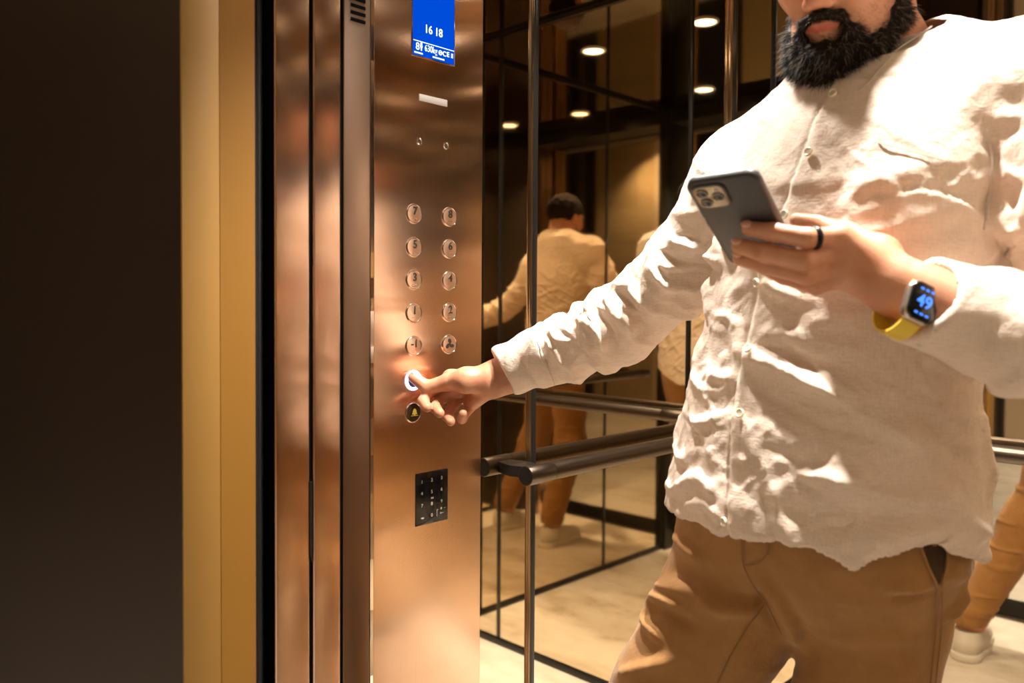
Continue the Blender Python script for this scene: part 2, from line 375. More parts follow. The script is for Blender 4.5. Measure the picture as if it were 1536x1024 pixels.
# floor buttons
BR = .0172
def button(px, py, face='copper_button', ring='chrome'):
    y, z = yz(px, py)
    b = C(MB().cyl((XP-.004, y, z), (XP+.0016, y, z), BR*.90, 56, bev=.0007).build('button', face))
    o = MB().ring((XP+.0005, y, z), (1,0,0), BR*.99, .0015, 72, 10, 1.5).build('ring', ring); adopt(b, o)
    return b, y, z
def dots(b, y, z, n):
    g = MB()
    for q in range(n):
        yy = y-.0045+.003*(q % 4)+random.uniform(-.0005,.0005); zz = z-.0085-.003*(q//4)
        g.cyl((XP+.001, yy, zz), (XP+.0024, yy, zz), .00095, 10, bev=.0003)
    o = g.build('braille', 'chrome'); adopt(b, o)
def numeral(b, y, z, s):
    o = text(s, .0205, (XP+.0016, y+.001, z+.0045), 'dark_ink', None, 'numeral', .0010, bold=.0003); adopt(b, o)
for s, px, py, nd in (('7',621.2,320.5,7), ('8',674,325.1,4), ('5',621,370.5,5), ('6',674,373,4), ('3',620.7,419.7,6), ('4',674,420.8,4), ('1',620.5,469.3,4), ('2',674,468.3,5), ('-1',620.3,519.0,6)):
    b, y, z = button(px, py); numeral(b, y, z, s); dots(b, y, z, nd)
b, y, z = button(673.6, 516)
g = MB()
for q in range(3):
    t = math.radians(90+120*q); c = (y+.0062*math.cos(t), z+.0062*math.sin(t))
    pts = []
    for i in range(18):
        u = 2*math.pi*i/18; rx, rz = .0050*math.cos(u), .0033*math.sin(u)
        w = t+.5; pts.append((XP+.0014, c[0]+rx*math.cos(w)-rz*math.sin(w), c[1]+rx*math.sin(w)+rz*math.cos(w)))
    g.prism(pts, (.0012,0,0))
g.cyl((XP+.001, y, z), (XP+.003, y, z), .0022, 16)
o = g.build('fan_symbol', 'dark_ink', smooth=False); adopt(b, o)
b, y, z = button(619.8, 570.2, 'lit_face', 'ring_glow'); LITB = (XP, y, z)
b['label'] = 'pressed button with a glowing white ring'
o = MB().ring((XP+.0012, y, z), (1,0,0), BR*.80, .0016, 64, 10, .8).build('glow_band', 'ring_glow'); adopt(b, o)
b, y, z = button(619.6, 618.4, 'alarm_face', 'chrome')
bell = [(-.0062,-.0042), (.0062,-.0042), (.0044,-.0018), (.0038,.0024), (.0018,.0052), (0,.0062), (-.0018,.0052), (-.0038,.0024), (-.0044,-.0018)]
g = MB().prism([(XP+.0015, y+.002+u, z+.001+v) for u, v in bell], (.0009,0,0)).box((XP+.0014, y-.006, z-.0062), (XP+.0022, y+.010, z-.0052)).cyl((XP+.0014, y+.002, z-.0036), (XP+.0023, y+.002, z-.0036), .0016, 12)
o = g.build('bell_symbol', 'bell_yellow', smooth=False); adopt(b, o)
# keypad
kc = [yz(623.2, 711.2), yz(671.2, 701.6), yz(671.2, 778), yz(623.2, 790)]
ky0, ky1 = kc[0][0], kc[1][0]; kz0 = (kc[2][1]+kc[3][1])/2; kz1 = (kc[0][1]+kc[1][1])/2
kp = C(MB().box((XP-.002, ky0, kz0), (XP+.0015, ky1, kz1), .0006).build('keypad', 'black_glass'))
XK = XP+.0016
for s, px, py in (('1',632.2,722.8),('2',647,719.5),('3',661.6,716.2),('4',632.2,740.2),('5',647,737),('6',661.6,733.4),('7',632.2,758.4),('8',647,754.8),('9',661.6,751),('0',647,772)):
    tx(s, px, py, .0088, 'white_ink', kp, 'digit', 1, XK)
tx('esc', 632.8, 776.6, .0055, 'white_ink', kp, 'digit', 1, XK, .0002); tx('H', 647.6, 746.3, .0048, 'white_ink', kp, 'digit', 1.6, XK, .0002); tx('#', 661, 761.5, .0055, 'white_ink', kp, 'digit', 1, XK, .0003)
ky, kz = yz(661.5, 768.4)
g = MB().ring((XK, ky-.002, kz), (1,0,0), .0013, .0005, 16, 6).box((XK-.001, ky-.001, kz-.0004), (XK+.0003, ky+.005, kz+.0004))
cy_, cz_ = yz(654.6, 764); g.box((XK-.001, cy_-.0003, cz_-.012), (XK+.0003, cy_+.0003, cz_)); g.box((XK-.001, cy_, cz_-.0003), (XK+.0003, cy_+.003, cz_+.0003)); my, mz = yz(665.5, 760.6); g.box((XK-.001, my-.0008, mz-.0003), (XK+.0003, my+.0028, mz+.0003))
o = g.build('key_symbol', 'white_ink', smooth=False); adopt(kp, o)
# ================================================================== implicit-surface modelling
F32 = np.float32
def smin(a, b, k):
    h = np.clip(.5+.5*(b-a)/k, 0, 1); return b*(1-h)+a*h-k*h*(1-h)
def smax(a, b, k): return -smin(-a, -b, k)
def cone(Q, a, b, r1, r2):
    a = np.asarray(a, F32); b = np.asarray(b, F32); d = b-a
    t = np.clip(((Q-a)@d)/max(float(d@d), 1e-9), 0, 1)
    return np.sqrt((((Q-a)-t[:, None]*d)**2).sum(1))-(r1+t*(r2-r1))
def chain(Q, pts, rs, k=.01):
    out = None
    for i in range(len(pts)-1):
        d = cone(Q, pts[i], pts[i+1], rs[i], rs[i+1]); out = d if out is None else smin(out, d, k)
    return out
def ell(Q, c, r, B=None):
    q = Q-np.asarray(c, F32)
    if B is not None: q = q@np.asarray(B, F32)      # columns of B = local axes
    r = np.asarray(r, F32); k0 = np.sqrt(((q/r)**2).sum(1)); k1 = np.sqrt(((q/(r*r))**2).sum(1))
    return k0*(k0-1)/np.maximum(k1, 1e-6)
def polyline_param(Q, pts):
    """distance to a polyline and arc length of the nearest point"""
    best = np.full(len(Q), 9e9, F32); arc = np.zeros(len(Q), F32); s = 0.
    for i in range(len(pts)-1):
        a = np.asarray(pts[i], F32); d = np.asarray(pts[i+1], F32)-a; l = float(np.sqrt(d@d))
        t = np.clip(((Q-a)@d)/max(l*l, 1e-12), 0, 1)
        dd = np.sqrt((((Q-a)-t[:, None]*d)**2).sum(1)); m = dd < best
        best[m] = dd[m]; arc[m] = s+t[m]*l; s += l
    return best, arc, s
def snets(fn, lo, hi, h, B=8, slack=.012):
    lo = np.asarray(lo, float); n = np.ceil((np.asarray(hi)-lo)/h/B).astype(int)   # blocks
    G = n*B+1
    g = np.full(tuple(G), 1., F32)
    ax = [np.arange(n[i]) for i in range(3)]
    bi = np.stack(np.meshgrid(*ax, indexing='ij'), -1).reshape(-1, 3)
    cen = (lo+(bi*B+B/2)*h).astype(F32)
    dc = np.concatenate([fn(cen[i:i+60000]) for i in range(0, len(cen), 60000)])
    keep = np.abs(dc) < B*h*.87*1.25+slack
    off = np.stack(np.meshgrid(*[np.arange(B+1)]*3, indexing='ij'), -1).reshape(-1, 3)
    for b in bi[(~keep) & (dc < 0)]: g[b[0]*B:b[0]*B+B+1, b[1]*B:b[1]*B+B+1, b[2]*B:b[2]*B+B+1] = -1
    kb = bi[keep]; CH = 120
    for i in range(0, len(kb), CH):
        idx = (kb[i:i+CH, None, :]*B+off[None]).reshape(-1, 3)
        v = fn((lo+idx*h).astype(F32)); g[idx[:, 0], idx[:, 1], idx[:, 2]] = v
    s = g < 0
    c8 = [s[i:G[0]-1+i, j:G[1]-1+j, k:G[2]-1+k] for i in (0,1) for j in (0,1) for k in (0,1)]
    cnt = np.zeros(c8[0].shape, np.int8)
    for c in c8: cnt += c
    act = np.argwhere((cnt > 0) & (cnt < 8))
    vid = np.full(cnt.shape, -1, np.int32); vid[act[:, 0], act[:, 1], act[:, 2]] = np.arange(len(act))
    corner = {}
    for i in (0,1):
        for j in (0,1):
            for k in (0,1): corner[i,j,k] = g[act[:,0]+i, act[:,1]+j, act[:,2]+k]
    acc = np.zeros((len(act), 3), F32); ct = np.zeros(len(act), F32)
    for a in corner:
        for d in range(3):
            if a[d]: continue
            b = list(a); b[d] = 1; b = tuple(b); va, vb = corner[a], corner[b]
            m = (va < 0) != (vb < 0); t = np.where(m, va/np.where(m, va-vb, 1), 0)
            for q in range(3): acc[:, q] += np.where(m, a[q]+(t if q == d else 0), 0)
            ct += m
    V = (lo+(act+acc/ct[:, None])*h)
    Fs = []
    for d in range(3):
        u, w = (d+1) % 3, (d+2) % 3
        sl0 = [slice(None)]*3; sl1 = [slice(None)]*3; sl0[d] = slice(0, -1); sl1[d] = slice(1, None)
        e = s[tuple(sl0)] != s[tuple(sl1)]
        ed = np.argwhere(e); ok = (ed[:, u] > 0) & (ed[:, w] > 0) & (ed[:, u] < G[u]-1) & (ed[:, w] < G[w]-1); ed = ed[ok]
        def at(du, dw):
            q = ed.copy(); q[:, u] -= du; q[:, w] -= dw; return vid[q[:, 0], q[:, 1], q[:, 2]]
        qd = np.stack([at(0,0), at(1,0), at(1,1), at(0,1)], 1)
        fl = s[ed[:, 0], ed[:, 1], ed[:, 2]]
        qd[~fl] = qd[~fl][:, ::-1]
        Fs.append(qd)
    Fq = np.concatenate(Fs)
    # a Newton step settles the vertices on the surface
    Vf = V.astype(F32)
    for it in range(2):
        e = h*.4; d0 = fn(Vf); gr = np.stack([fn(Vf+np.eye(3, dtype=F32)[q]*F32(e))-d0 for q in range(3)], 1)/e
        st = -d0[:, None]*gr/np.maximum((gr**2).sum(1), .25)[:, None]; l = np.sqrt((st**2).sum(1)); st *= np.minimum(1, .7*h/np.maximum(l, 1e-9))[:, None]; Vf = Vf+st.astype(F32)
    return Vf.astype(np.float64), Fq
def vnormals(V, F):
    a = V[F[:, 2]]-V[F[:, 0]]; b = V[F[:, 3]]-V[F[:, 1]]; fn = np.cross(a, b); n = np.zeros_like(V)
    for q in range(4): np.add.at(n, F[:, q], fn)
    return n/np.maximum(np.linalg.norm(n, axis=1), 1e-12)[:, None]
def relax(V, F, it=2, w=.5):
    for _ in range(it):
        s = np.zeros_like(V); c = np.zeros(len(V))
        for q in range(4):
            np.add.at(s, F[:, q], V[F[:, (q+1) % 4]]+V[F[:, (q+3) % 4]]); np.add.at(c, F[:, q], 2)
        V = V*(1-w)+w*s/np.maximum(c, 1)[:, None]
    return V
_perm = np.random.default_rng(3).random((32, 32, 32)).astype(F32)*2-1
def vnoise(Q):
    i = np.floor(Q).astype(int); f = Q-i; f = f*f*(3-2*f); i &= 31; j = (i+1) & 31
    x0, y0, z0 = i.T; x1, y1, z1 = j.T; fx, fy, fz = f.T; p = _perm
    a = p[x0,y0,z0]*(1-fx)+p[x1,y0,z0]*fx; b = p[x0,y1,z0]*(1-fx)+p[x1,y1,z0]*fx
    c = p[x0,y0,z1]*(1-fx)+p[x1,y0,z1]*fx; d = p[x0,y1,z1]*(1-fx)+p[x1,y1,z1]*fx
    return (a*(1-fy)+b*fy)*(1-fz)+(c*(1-fy)+d*fy)*fz
def strokes(V, Nn, items, facing=True):
    """raise or sink folds along lines that are found on the surface: items = (pixel polyline, width m, height m)"""
    out = np.zeros(len(V)); px, py, Z = proj_many(V)
    ok = (Nn@(-CF) > -.05) if facing else np.ones(len(V), bool)
    idx = np.where(ok)[0]
    for pts, wd, amp in items:
        # lift the polyline on to the nearest surface
        dense = []
        for (x0, y0), (x1, y1) in zip(pts[:-1], pts[1:]):
            n = max(2, int(math.hypot(x1-x0, y1-y0)/8))
            dense += [(x0+(x1-x0)*t/n, y0+(y1-y0)*t/n) for t in range(n)]
        dense.append(pts[-1]); poly = []
        for x, y in dense:
            d2 = (px[idx]-x)**2+(py[idx]-y)**2; c = np.where(d2 < 49)[0]
            if len(c) == 0: c = np.array([np.argmin(d2)])
            c = c[np.argsort(Z[idx][c])[:max(1, len(c)//3)]]
            poly.append(V[idx][c].mean(0))
        poly = np.array(poly)
        if len(poly) > 4:
            for _ in range(3): poly[1:-1] = .5*poly[1:-1]+.25*(poly[:-2]+poly[2:])
        near = np.where((V > poly.min(0)-3*wd).all(1) & (V < poly.max(0)+3*wd).all(1))[0]
        if len(near) == 0: continue
        d, arc, tot = polyline_param(V[near].astype(F32), poly)
        taper = np.clip(np.minimum(arc, tot-arc)/(.28*tot+1e-6), 0, 1); taper = taper*taper*(3-2*taper)
        out[near] += amp*(.25+.75*taper)*np.exp(-(d/wd)**2)
    return out
def proj_many(V):
    d = V-CAM; Z = d@CF; return 768+FPX*(d@CR)/Z, PY0-FPX*(d@CU)/Z, Z
def basis(fwd, up):
    f = np.asarray(fwd, float); f /= np.linalg.norm(f); u = np.asarray(up, float); u -= f*(u@f); u /= np.linalg.norm(u); l = np.cross(u, f)
    return f, l, u
# ================================================================== the man
m = mat('skin', (.56,.27,.16), .42); b = bsdf(m)
b.inputs['Subsurface Weight'].default_value = .12; b.inputs['Subsurface Radius'].default_value = (.012,.005,.003); b.inputs['Subsurface Scale'].default_value = 1
v = coords(m); f1 = noise(m, v, 26, 4, .6); f2 = noise(m, v, 420, 3, .6); f3 = noise(m, v, 90, 3, .6)
L(m, ramp(m, f1, [(.3,(.50,.20,.11)),(.55,(.58,.275,.16)),(.75,(.62,.32,.20))]), b.inputs['Base Color'])
bump(m, math_node(m, 'ADD', math_node(m,'MULTIPLY',f2,.5), f3), .35, .0012)
m = mat('linen', (.82,.67,.56), .85); b = bsdf(m)
b.inputs['Sheen Weight'].default_value = .15
w1 = noise(m, coords(m, (1200, 1200, 45)), 1, 2); w2 = noise(m, coords(m, (70, 70, 1300)), 1, 2); w3 = noise(m, coords(m), 38, 5, .65, .8); w4 = noise(m, coords(m), 130, 3, .6, .6)
wv = math_node(m, 'ADD', w1, w2)
L(m, ramp(m, math_node(m,'MULTIPLY',wv,.5), [(.28,(.64,.49,.39)),(.5,(.82,.665,.55)),(.72,(.88,.75,.65))]), b.inputs['Base Color'])
n1 = bump(m, w3, .28, .006); n2 = bump(m, w4, .28, .002, n1); bump(m, wv, .5, .0009, n2)
m = mat('linen_seam', (.60,.53,.46), .9)
m = mat('chino', (.40,.215,.075), .8); b = bsdf(m); b.inputs['Sheen Weight'].default_value = .12
t1 = noise(m, coords(m, (700, 700, 700)), 1, 2); t2 = noise(m, coords(m), 30, 4, .6, .5); t3 = noise(m, coords(m), 110, 3, .6)
L(m, ramp(m, t2, [(.3,(.315,.150,.042)),(.7,(.37,.185,.056))]), b.inputs['Base Color'])
n1 = bump(m, t2, .35, .006); n2 = bump(m, t3, .25, .002, n1); bump(m, t1, .25, .0006, n2)
mat('chino_seam', (.29,.15,.05), .9); mat('pocket_shade', (.06,.03,.012), .9)  # the last, darkest colour stands for shade inside the pocket opening
m = mat('hair', (.011,.006,.0038), .55); bsdf(m).inputs['Specular IOR Level'].default_value = .2
mat('hair_lit', (.30,.24,.19), .4)  # pale colour that stands in for light on flyaway beard hairs
mat('lips', (.62,.17,.11), .35); mat('eye_white', (.8,.76,.7), .2); mat('iris', (.05,.025,.012), .2); mat('nail', (.80,.47,.36), .28)
mat('button_shell', (.82,.74,.58), .25); mat('sole', (.75,.72,.66), .5); mat('shoe', (.70,.66,.60), .6)

man = empty('person', (-.50, 1.0, 0))
tag(man, 'bearded man in cream linen shirt and tan chinos pressing a lift button, phone in hand', 'person')
def MP(o): adopt(man, o); return o
# --- skeleton
SR = P(1122, 272, 1.15); SL = P(1545, 140, .905)
ER = P(925, 492, 1.31); EL = np.array([-.135, .98, 1.14])
WR = P(747, 561, 1.462); WL = P(1372, 448, .835)
NB = P(1325, 80, 1.04)
HIPL = P(1318, 860, 1.02); HIPR = P(1118, 862, 1.09)
KR = np.array([-.69, .93, .49]); AR = np.array([-.85, .98, .085]); KL = np.array([-.40, .985, .49]); AL = np.array([-.47, 1.03, .085])
PELV = (HIPL+HIPR)/2
# --- head frame
MOUTH = P(1232, 38, .955)
hf, hl, hu = basis((.03, -.965, -.22), (0, 0, 1))
HB = np.stack([hf, hl, hu], 1)
HS = .92
HC = MOUTH-hf*.094*HS+hu*.072*HS
def hs_(f, l, u): return HC+(hf*f+hl*l+hu*u)*HS
def hp(f, l, u): return HC+hf*f+hl*l+hu*u
def head_sdf(Q):
    d = face_sdf((HC+(Q-HC)/HS).astype(F32))*HS
    return smin(d, cone(Q, hs_(-.03,0,-.05), NB+np.array([0,.0,-.01]), .055, .060), .025)   # neck
def face_sdf(Q):
    d = ell(Q, hp(-.012,0,.032), (.098,.077,.090), HB)
    d = smin(d, ell(Q, hp(.030,0,-.045), (.060,.056,.066), HB), .04)          # face mass
    d = smin(d, chain(Q, [hp(-.005,.062,-.06), hp(.055,.036,-.104), hp(.078,0,-.113), hp(.055,-.036,-.104), hp(-.005,-.062,-.06)], [.018,.017,.019,.017,.018], .02), .03)   # jaw
    d = smin(d, cone(Q, hp(.083,0,.005), hp(.108,0,-.040), .009, .013), .014)  # nose
    for s in (-1, 1):
        d = smin(d, ell(Q, hp(.098,.012*s,-.046), (.011,.008,.008), HB), .007)
        d = smin(d, ell(Q, hp(.062,.042*s,-.022), (.022,.022,.020), HB), .025) # cheek
        d = smin(d, cone(Q, hp(.086,.012*s,.030), hp(.074,.045*s,.030), .008, .008), .015)  # brow
        d = smax(d, -ell(Q, hp(.093,.032*s,.008), (.014,.017,.011), HB), .012)  # eye socket
        d = smin(d, ell(Q, hp(.074,.032*s,.007), (.013,.013,.012), HB), .004)
        e = ell(Q, hp(-.012,.079*s,-.004), (.017,.007,.030), HB); e = smax(e, -ell(Q, hp(-.006,.087*s,-.002), (.009,.006,.017), HB), .004)
        d = smin(d, e, .006)
    d = smin(d, chain(Q, [hp(.083,.025,-.0745), hp(.0935,.008,-.0705), hp(.0935,-.008,-.0705), hp(.083,-.025,-.0745)], [.002,.0040,.0040,.002], .003), .005)   # upper lip
    d = smin(d, chain(Q, [hp(.083,.023,-.0765), hp(.0925,0,-.0805), hp(.083,-.023,-.0765)], [.002,.0038,.002], .003), .005)   # lower lip
    d = smax(d, -chain(Q, [hp(.088,.026,-.0745), hp(.102,0,-.0745), hp(.088,-.026,-.0745)], [.0006,.0012,.0006], .002), .003)
    return d
# --- hands
RH = dict(W=WR)
rT = [P(716,574,1.455), P(672,573,1.472), P(641,581,1.482), P(620.5,566,1.482)]
rI = [P(676,566,1.505), P(644,588,1.492), P(635,601,1.476), P(641,611,1.458)]
rM = [P(686,577,1.515), P(661,596,1.502), P(653,611,1.470), P(659.5,619.5,1.448)]
rR = [P(698,588,1.520), P(680,606,1.503), P(671,624,1.470), P(676,632,1.449)]
rP = [P(712,598,1.515), P(703,613,1.500), P(693,628,1.474), P(694.5,620,1.452)]
def rhand(Q):
    fr = [.0118,.0104,.0096,.0084]
    d = cone(Q, P(800,548,1.442), WR, .031, .0285)
    d = smin(d, cone(Q, P(800,556,1.442), P(742,575,1.46), .026, .024), .02)
    for pts in (rI, rM, rR, rP):
        d = smin(d, cone(Q, WR*.75+pts[0]*.25, pts[0], .018, .0128), .012)
    d = smin(d, cone(Q, P(735,577,1.458), P(707,603,1.50), .020, .015), .015)
    d = smin(d, chain(Q, [P(728,568,1.452), P(700,570,1.450), rT[1]], [.0215,.0205,.0148], .015), .014)   # thenar
    f = None
    for pts, s in ((rI,1.0), (rM,1.0), (rR,.95), (rP,.86)):
        c = chain(Q, pts, [r*s for r in fr], .004); f = c if f is None else smin(f, c, .0010)
    d = smin(d, chain(Q, [rI[0], rM[0], rR[0], rP[0]], [.0135]*4, .006), .01)
    d = smin(d, cone(Q, WR*.35+rM[0]*.65, rM[1], .017, .013), .01)
    d = smin(d, f, .003)
    d = smin(d, chain(Q, rT[1:], [.0150,.0122,.0100], .005), .006)
    return d
lI = [P(1262,356,.845), P(1212,357,.838), P(1160,348,.852), P(1124,343,.866)]
lM = [P(1257,377,.850), P(1208,391,.842), P(1148,379,.858), P(1109,369,.874)]
lR = [P(1262,398,.850), P(1208,412,.848), P(1146,397,.870), P(1110,388,.886)]
lP = [P(1272,416,.848), P(1222,428,.856), P(1176,415,.880), P(1148,404,.898)]
lT = [P(1318,385,.865), P(1270,352,.905), P(1228,336,.935), P(1196,330,.945)]
def lhand(Q):
    fr = [.0115,.0102,.0094,.0080]
    d = cone(Q, P(1425,470,.818), WL, .031, .0280)
    d = smin(d, cone(Q, P(1425,455,.818), P(1350,425,.838), .028, .026), .02)
    for i, pts in enumerate((lI, lM, lR, lP)):
        d = smin(d, cone(Q, WL*.78+pts[0]*.22, pts[0], .0195, .0138), .012)
    d = smin(d, chain(Q, [P(1335,430,.845), lT[0], lT[1]], [.022,.021,.014], .012), .016)
    f = None
    for pts, s in ((lI,1.0), (lM,1.02), (lR,.97), (lP,.86)):
        c = chain(Q, pts, [r*s for r in fr], .004); f = c if f is None else smin(f, c, .002)
    d = smin(d, f, .006)
    return smin(d, chain(Q, lT[1:], [.0125,.0108,.0085], .005), .006)
def body_sdf(Q):
    d = head_sdf(Q)
    d = smin(d, chain(Q, [SR+np.array([.03,0,0]), SR, ER, WR], [.05,.05,.040,.028], .02), .03)
    d = smin(d, chain(Q, [SL-np.array([.03,0,0]), SL, EL, WL], [.05,.05,.040,.028], .02), .03)
    d = smin(d, ell(Q, (-.41,1.045,1.30), (.145,.095,.19)), .05)
    d = smin(d, cone(Q, SR, SL, .055, .055), .05)
    d = smin(d, ell(Q, (-.452,1.01,.98), (.145,.10,.17)), .06)
    for h_, k_, a_ in ((HIPL,KL,AL), (HIPR,KR,AR)):
        d = smin(d, chain(Q, [h_, k_, a_+np.array([0,0,.0])], [.078,.052,.038], .03), .03)
        d = smin(d, cone(Q, a_+np.array([0,.02,-.03]), a_+np.array([0,-.14,-.05]), .034, .028), .02)
    near = (Q-WR.astype(F32)); nr = (np.abs(near) < .22).all(1)
    if nr.any(): d[nr] = smin(d[nr], rhand(Q[nr]), .006)
    near = (Q-WL.astype(F32)); nr = (np.abs(near) < .30).all(1)
    if nr.any(): d[nr] = smin(d[nr], lhand(Q[nr]), .006)
    return d
def pack(parts):
    V, Fq, o = [], [], 0
    for v, f in parts: V.append(v); Fq.append(f+o); o += len(v)
    return np.concatenate(V), np.concatenate(Fq)
def box_of(*pts, pad=.05):
    a = np.array(pts); return a.min(0)-pad, a.max(0)+pad
hq = .0014/QUICK
def clip(fn, planes):
    def g(Q):
        d = fn(Q)
        for c, n in planes: d = np.maximum(d, (Q-np.asarray(c, F32))@np.asarray(n, F32))
        return d
    return g
ur = (ER-WR)/np.linalg.norm(ER-WR); ul = (EL-WL)/np.linalg.norm(EL-WL)
cutR = WR+ur*.05; cutL = WL+ul*.05; cutN = NB+np.array([0,0,.03])
lo, hi = box_of(*rT, *rI, *rM, *rR, *rP, cutR, pad=.036); pr = snets(clip(rhand, [(cutR, ur)]), lo, hi, hq)
lo, hi = box_of(*lT, *lI, *lM, *lR, *lP, cutL, pad=.036); pl = snets(clip(lhand, [(cutL, ul)]), lo, hi, hq)
lo, hi = box_of(hp(0,0,0), pad=.17); ph = snets(head_sdf, lo, hi, .0022/QUICK)
def rest(Q):
    d = body_sdf(Q); d = np.maximum(d, -(cone(Q, cutR-ur*.002, cutR-ur*.35, .09, .09))); d = np.maximum(d, -(cone(Q, cutL-ul*.002, cutL-ul*.35, .09, .09)))
    return d
pb = snets(rest, (-1.10,.78,.0), (.03,1.22,1.50), .008)
V, Fq = pack([pr, pl, ph, pb])
# skin regions: lips
q = (V-HC)@HB/HS
fm = np.zeros(len(Fq), int)
qc = q[Fq].mean(1)
lip = (np.abs(qc[:,1]) < .0265) & (qc[:,2] < -.0705-qc[:,1]**2*5) & (qc[:,2] > -.0812+qc[:,1]**2*9) & (qc[:,0] > .07)
fm[lip] = 1
body = MP(link_mesh('body', V, Fq, None, None, True, ['skin', 'lips'], fm))
for s in (-1, 1):
    e = MB(); bmesh.ops.create_uvsphere(e.bm, u_segments=24, v_segments=16, radius=.0122*HS, matrix=Matrix.Translation(Vector(hs_(.0785,.032*s,.007))))
    eye = MP(e.build('eye', 'eye_white'))
    ec = hs_(.0785,.032*s,.007); gz_ = hf*.93-hu*.36; gz_ /= np.linalg.norm(gz_)
    ir = MB().cyl(ec+gz_*.0100, ec+gz_*.01135, .0054, 28, bev=.0004).build('iris', 'iris'); adopt(eye, ir)
    pu = MB().cyl(ec+gz_*.0105, ec+gz_*.0117, .0024, 20, bev=.0003).build('pupil', 'black_glass'); adopt(eye, pu)
    lid = MB(); bmesh.ops.create_uvsphere(lid.bm, u_segments=28, v_segments=18, radius=.0130, matrix=Matrix.Translation(Vector(ec)))
    cutn = hu*.95+hf*.02; bmesh.ops.bisect_plane(lid.bm, geom=lid.bm.verts[:]+lid.bm.edges[:]+lid.bm.faces[:], plane_co=Vector(ec+hu*.0005-hf*0), plane_no=Vector(cutn), clear_inner=True)
    MP(lid.build('eyelid', 'skin'))
# --- nails
def nail(c, nrm, d, wd, ln):
    nrm, d = Vector(nrm).normalized(), Vector(d).normalized(); d = (d-nrm*d.dot(nrm)).normalized(); s = nrm.cross(d); e = MB()
    mm = Matrix(((s[0],d[0],nrm[0],c[0]),(s[1],d[1],nrm[1],c[1]),(s[2],d[2],nrm[2],c[2]),(0,0,0,1)))
    bmesh.ops.create_uvsphere(e.bm, u_segments=20, v_segments=12, radius=1, matrix=mm @ Matrix.Diagonal((wd,ln,.0022,1)))
    o = e.build('fingernail', 'nail'); MP(o)
for pts in (lI, lM, lR):
    d = pts[3]-pts[2]; d /= np.linalg.norm(d); n_ = -CF*.8+CU*.45; n_ = n_-d*(n_@d); n_ /= np.linalg.norm(n_)
    nail(pts[3]+n_*.0072+d*.002, n_, d, .0052, .0062)
d = rT[3]-rT[2]; d /= np.linalg.norm(d); n_ = CU*.5+CR*.8-CF*.35; n_ = n_-d*(n_@d); n_ /= np.linalg.norm(n_)
nail(rT[3]+n_*.0078+d*.002, n_, d, .0058, .0070)
# ------------------------------------------------------------------ shirt
TZ = np.array([.80,.90,.955,1.054,1.16,1.22,1.32,1.40,1.46,1.53])
TC = np.array([[-.440,1.022,.232,.172],[-.438,1.022,.229,.168],[-.437,1.022,.226,.165],[-.434,1.027,.213,.157],[-.425,1.035,.203,.150],[-.420,1.038,.201,.146],[-.406,1.045,.198,.140],[-.396,1.05,.172,.126],[-.390,1.055,.115,.098],[-.386,1.055,.07,.07]])
_k = np.interp(TZ, [.95,1.2,1.34,1.45], [.845,.85,.90,1.0]); TC[:, 2:] *= _k[:, None]; TC[:, :2] -= np.interp(TZ, [1.1,1.4], [.015,.004])[:, None]
def cub(z, col):
    return np.interp(z, TZ, TC[:, col]).astype(F32) if False else np.clip(np.poly1d(np.polyfit(TZ, TC[:, col], 6))(z), .03 if col > 1 else -9, 9).astype(F32)
TW = math.radians(8)
def torso(Q):
    z = np.clip(Q[:, 2], .82, 1.52)
    cx, cy, a, b = (cub(z, i) for i in range(4))
    x = Q[:, 0]-cx; y = Q[:, 1]-cy; c, s = math.cos(TW), math.sin(TW)
    X = x*c-y*s; Y = x*s+y*c
    e = 2.25; k = (np.abs(X/a)**e+np.abs(Y/b)**e)**(1/e)
    d = (k-1)*np.minimum(a, b)*.92
    return np.maximum(d, Q[:, 2]-1.50)
armR = [SR, P(1030,400,1.215), ER, P(845,524,1.385), P(757,556,1.457)]
armL = [SL, SL*.5+EL*.5+np.array([.02,-.01,0]), EL, P(1536,503,.80), P(1358,444,.838)]
radR = [.074,.0565,.0535,.049,.0415]; radL = [.074,.064,.060,.0475,.042]
def collar_plane(): return
hem_f = lambda Q: .862+.0*Q[:, 0]
HEMU = math.atan2
HEMPTS = None
def hem_height(Q):
    # shirt tail: height of the hem round the body, angle measured from the man's front
    ang = np.arctan2(Q[:, 0]-(-.437), -(Q[:, 1]-1.022))          # 0 front, + towards his left
    h_ = np.interp(np.degrees(ang), [-180,-120,-85,-45,-15,5,16,31,39,51,60,66,80,120,180], [.865,.895,.940,.949,.951,.957,.956,.944,.958,.977,.979,.962,.945,.915,.865]).astype(F32)
    return h_+.0014*np.sin(ang*31).astype(F32)*np.sin(ang*13+1).astype(F32)
cR0 = P(757,557,1.457); cL0 = P(1376,460,.832)
axR = -CR*.875-CU*.46-CF*.06; axR /= np.linalg.norm(axR)
axL = -CR*.82+CU*.42-CF*.22; axL /= np.linalg.norm(axL)
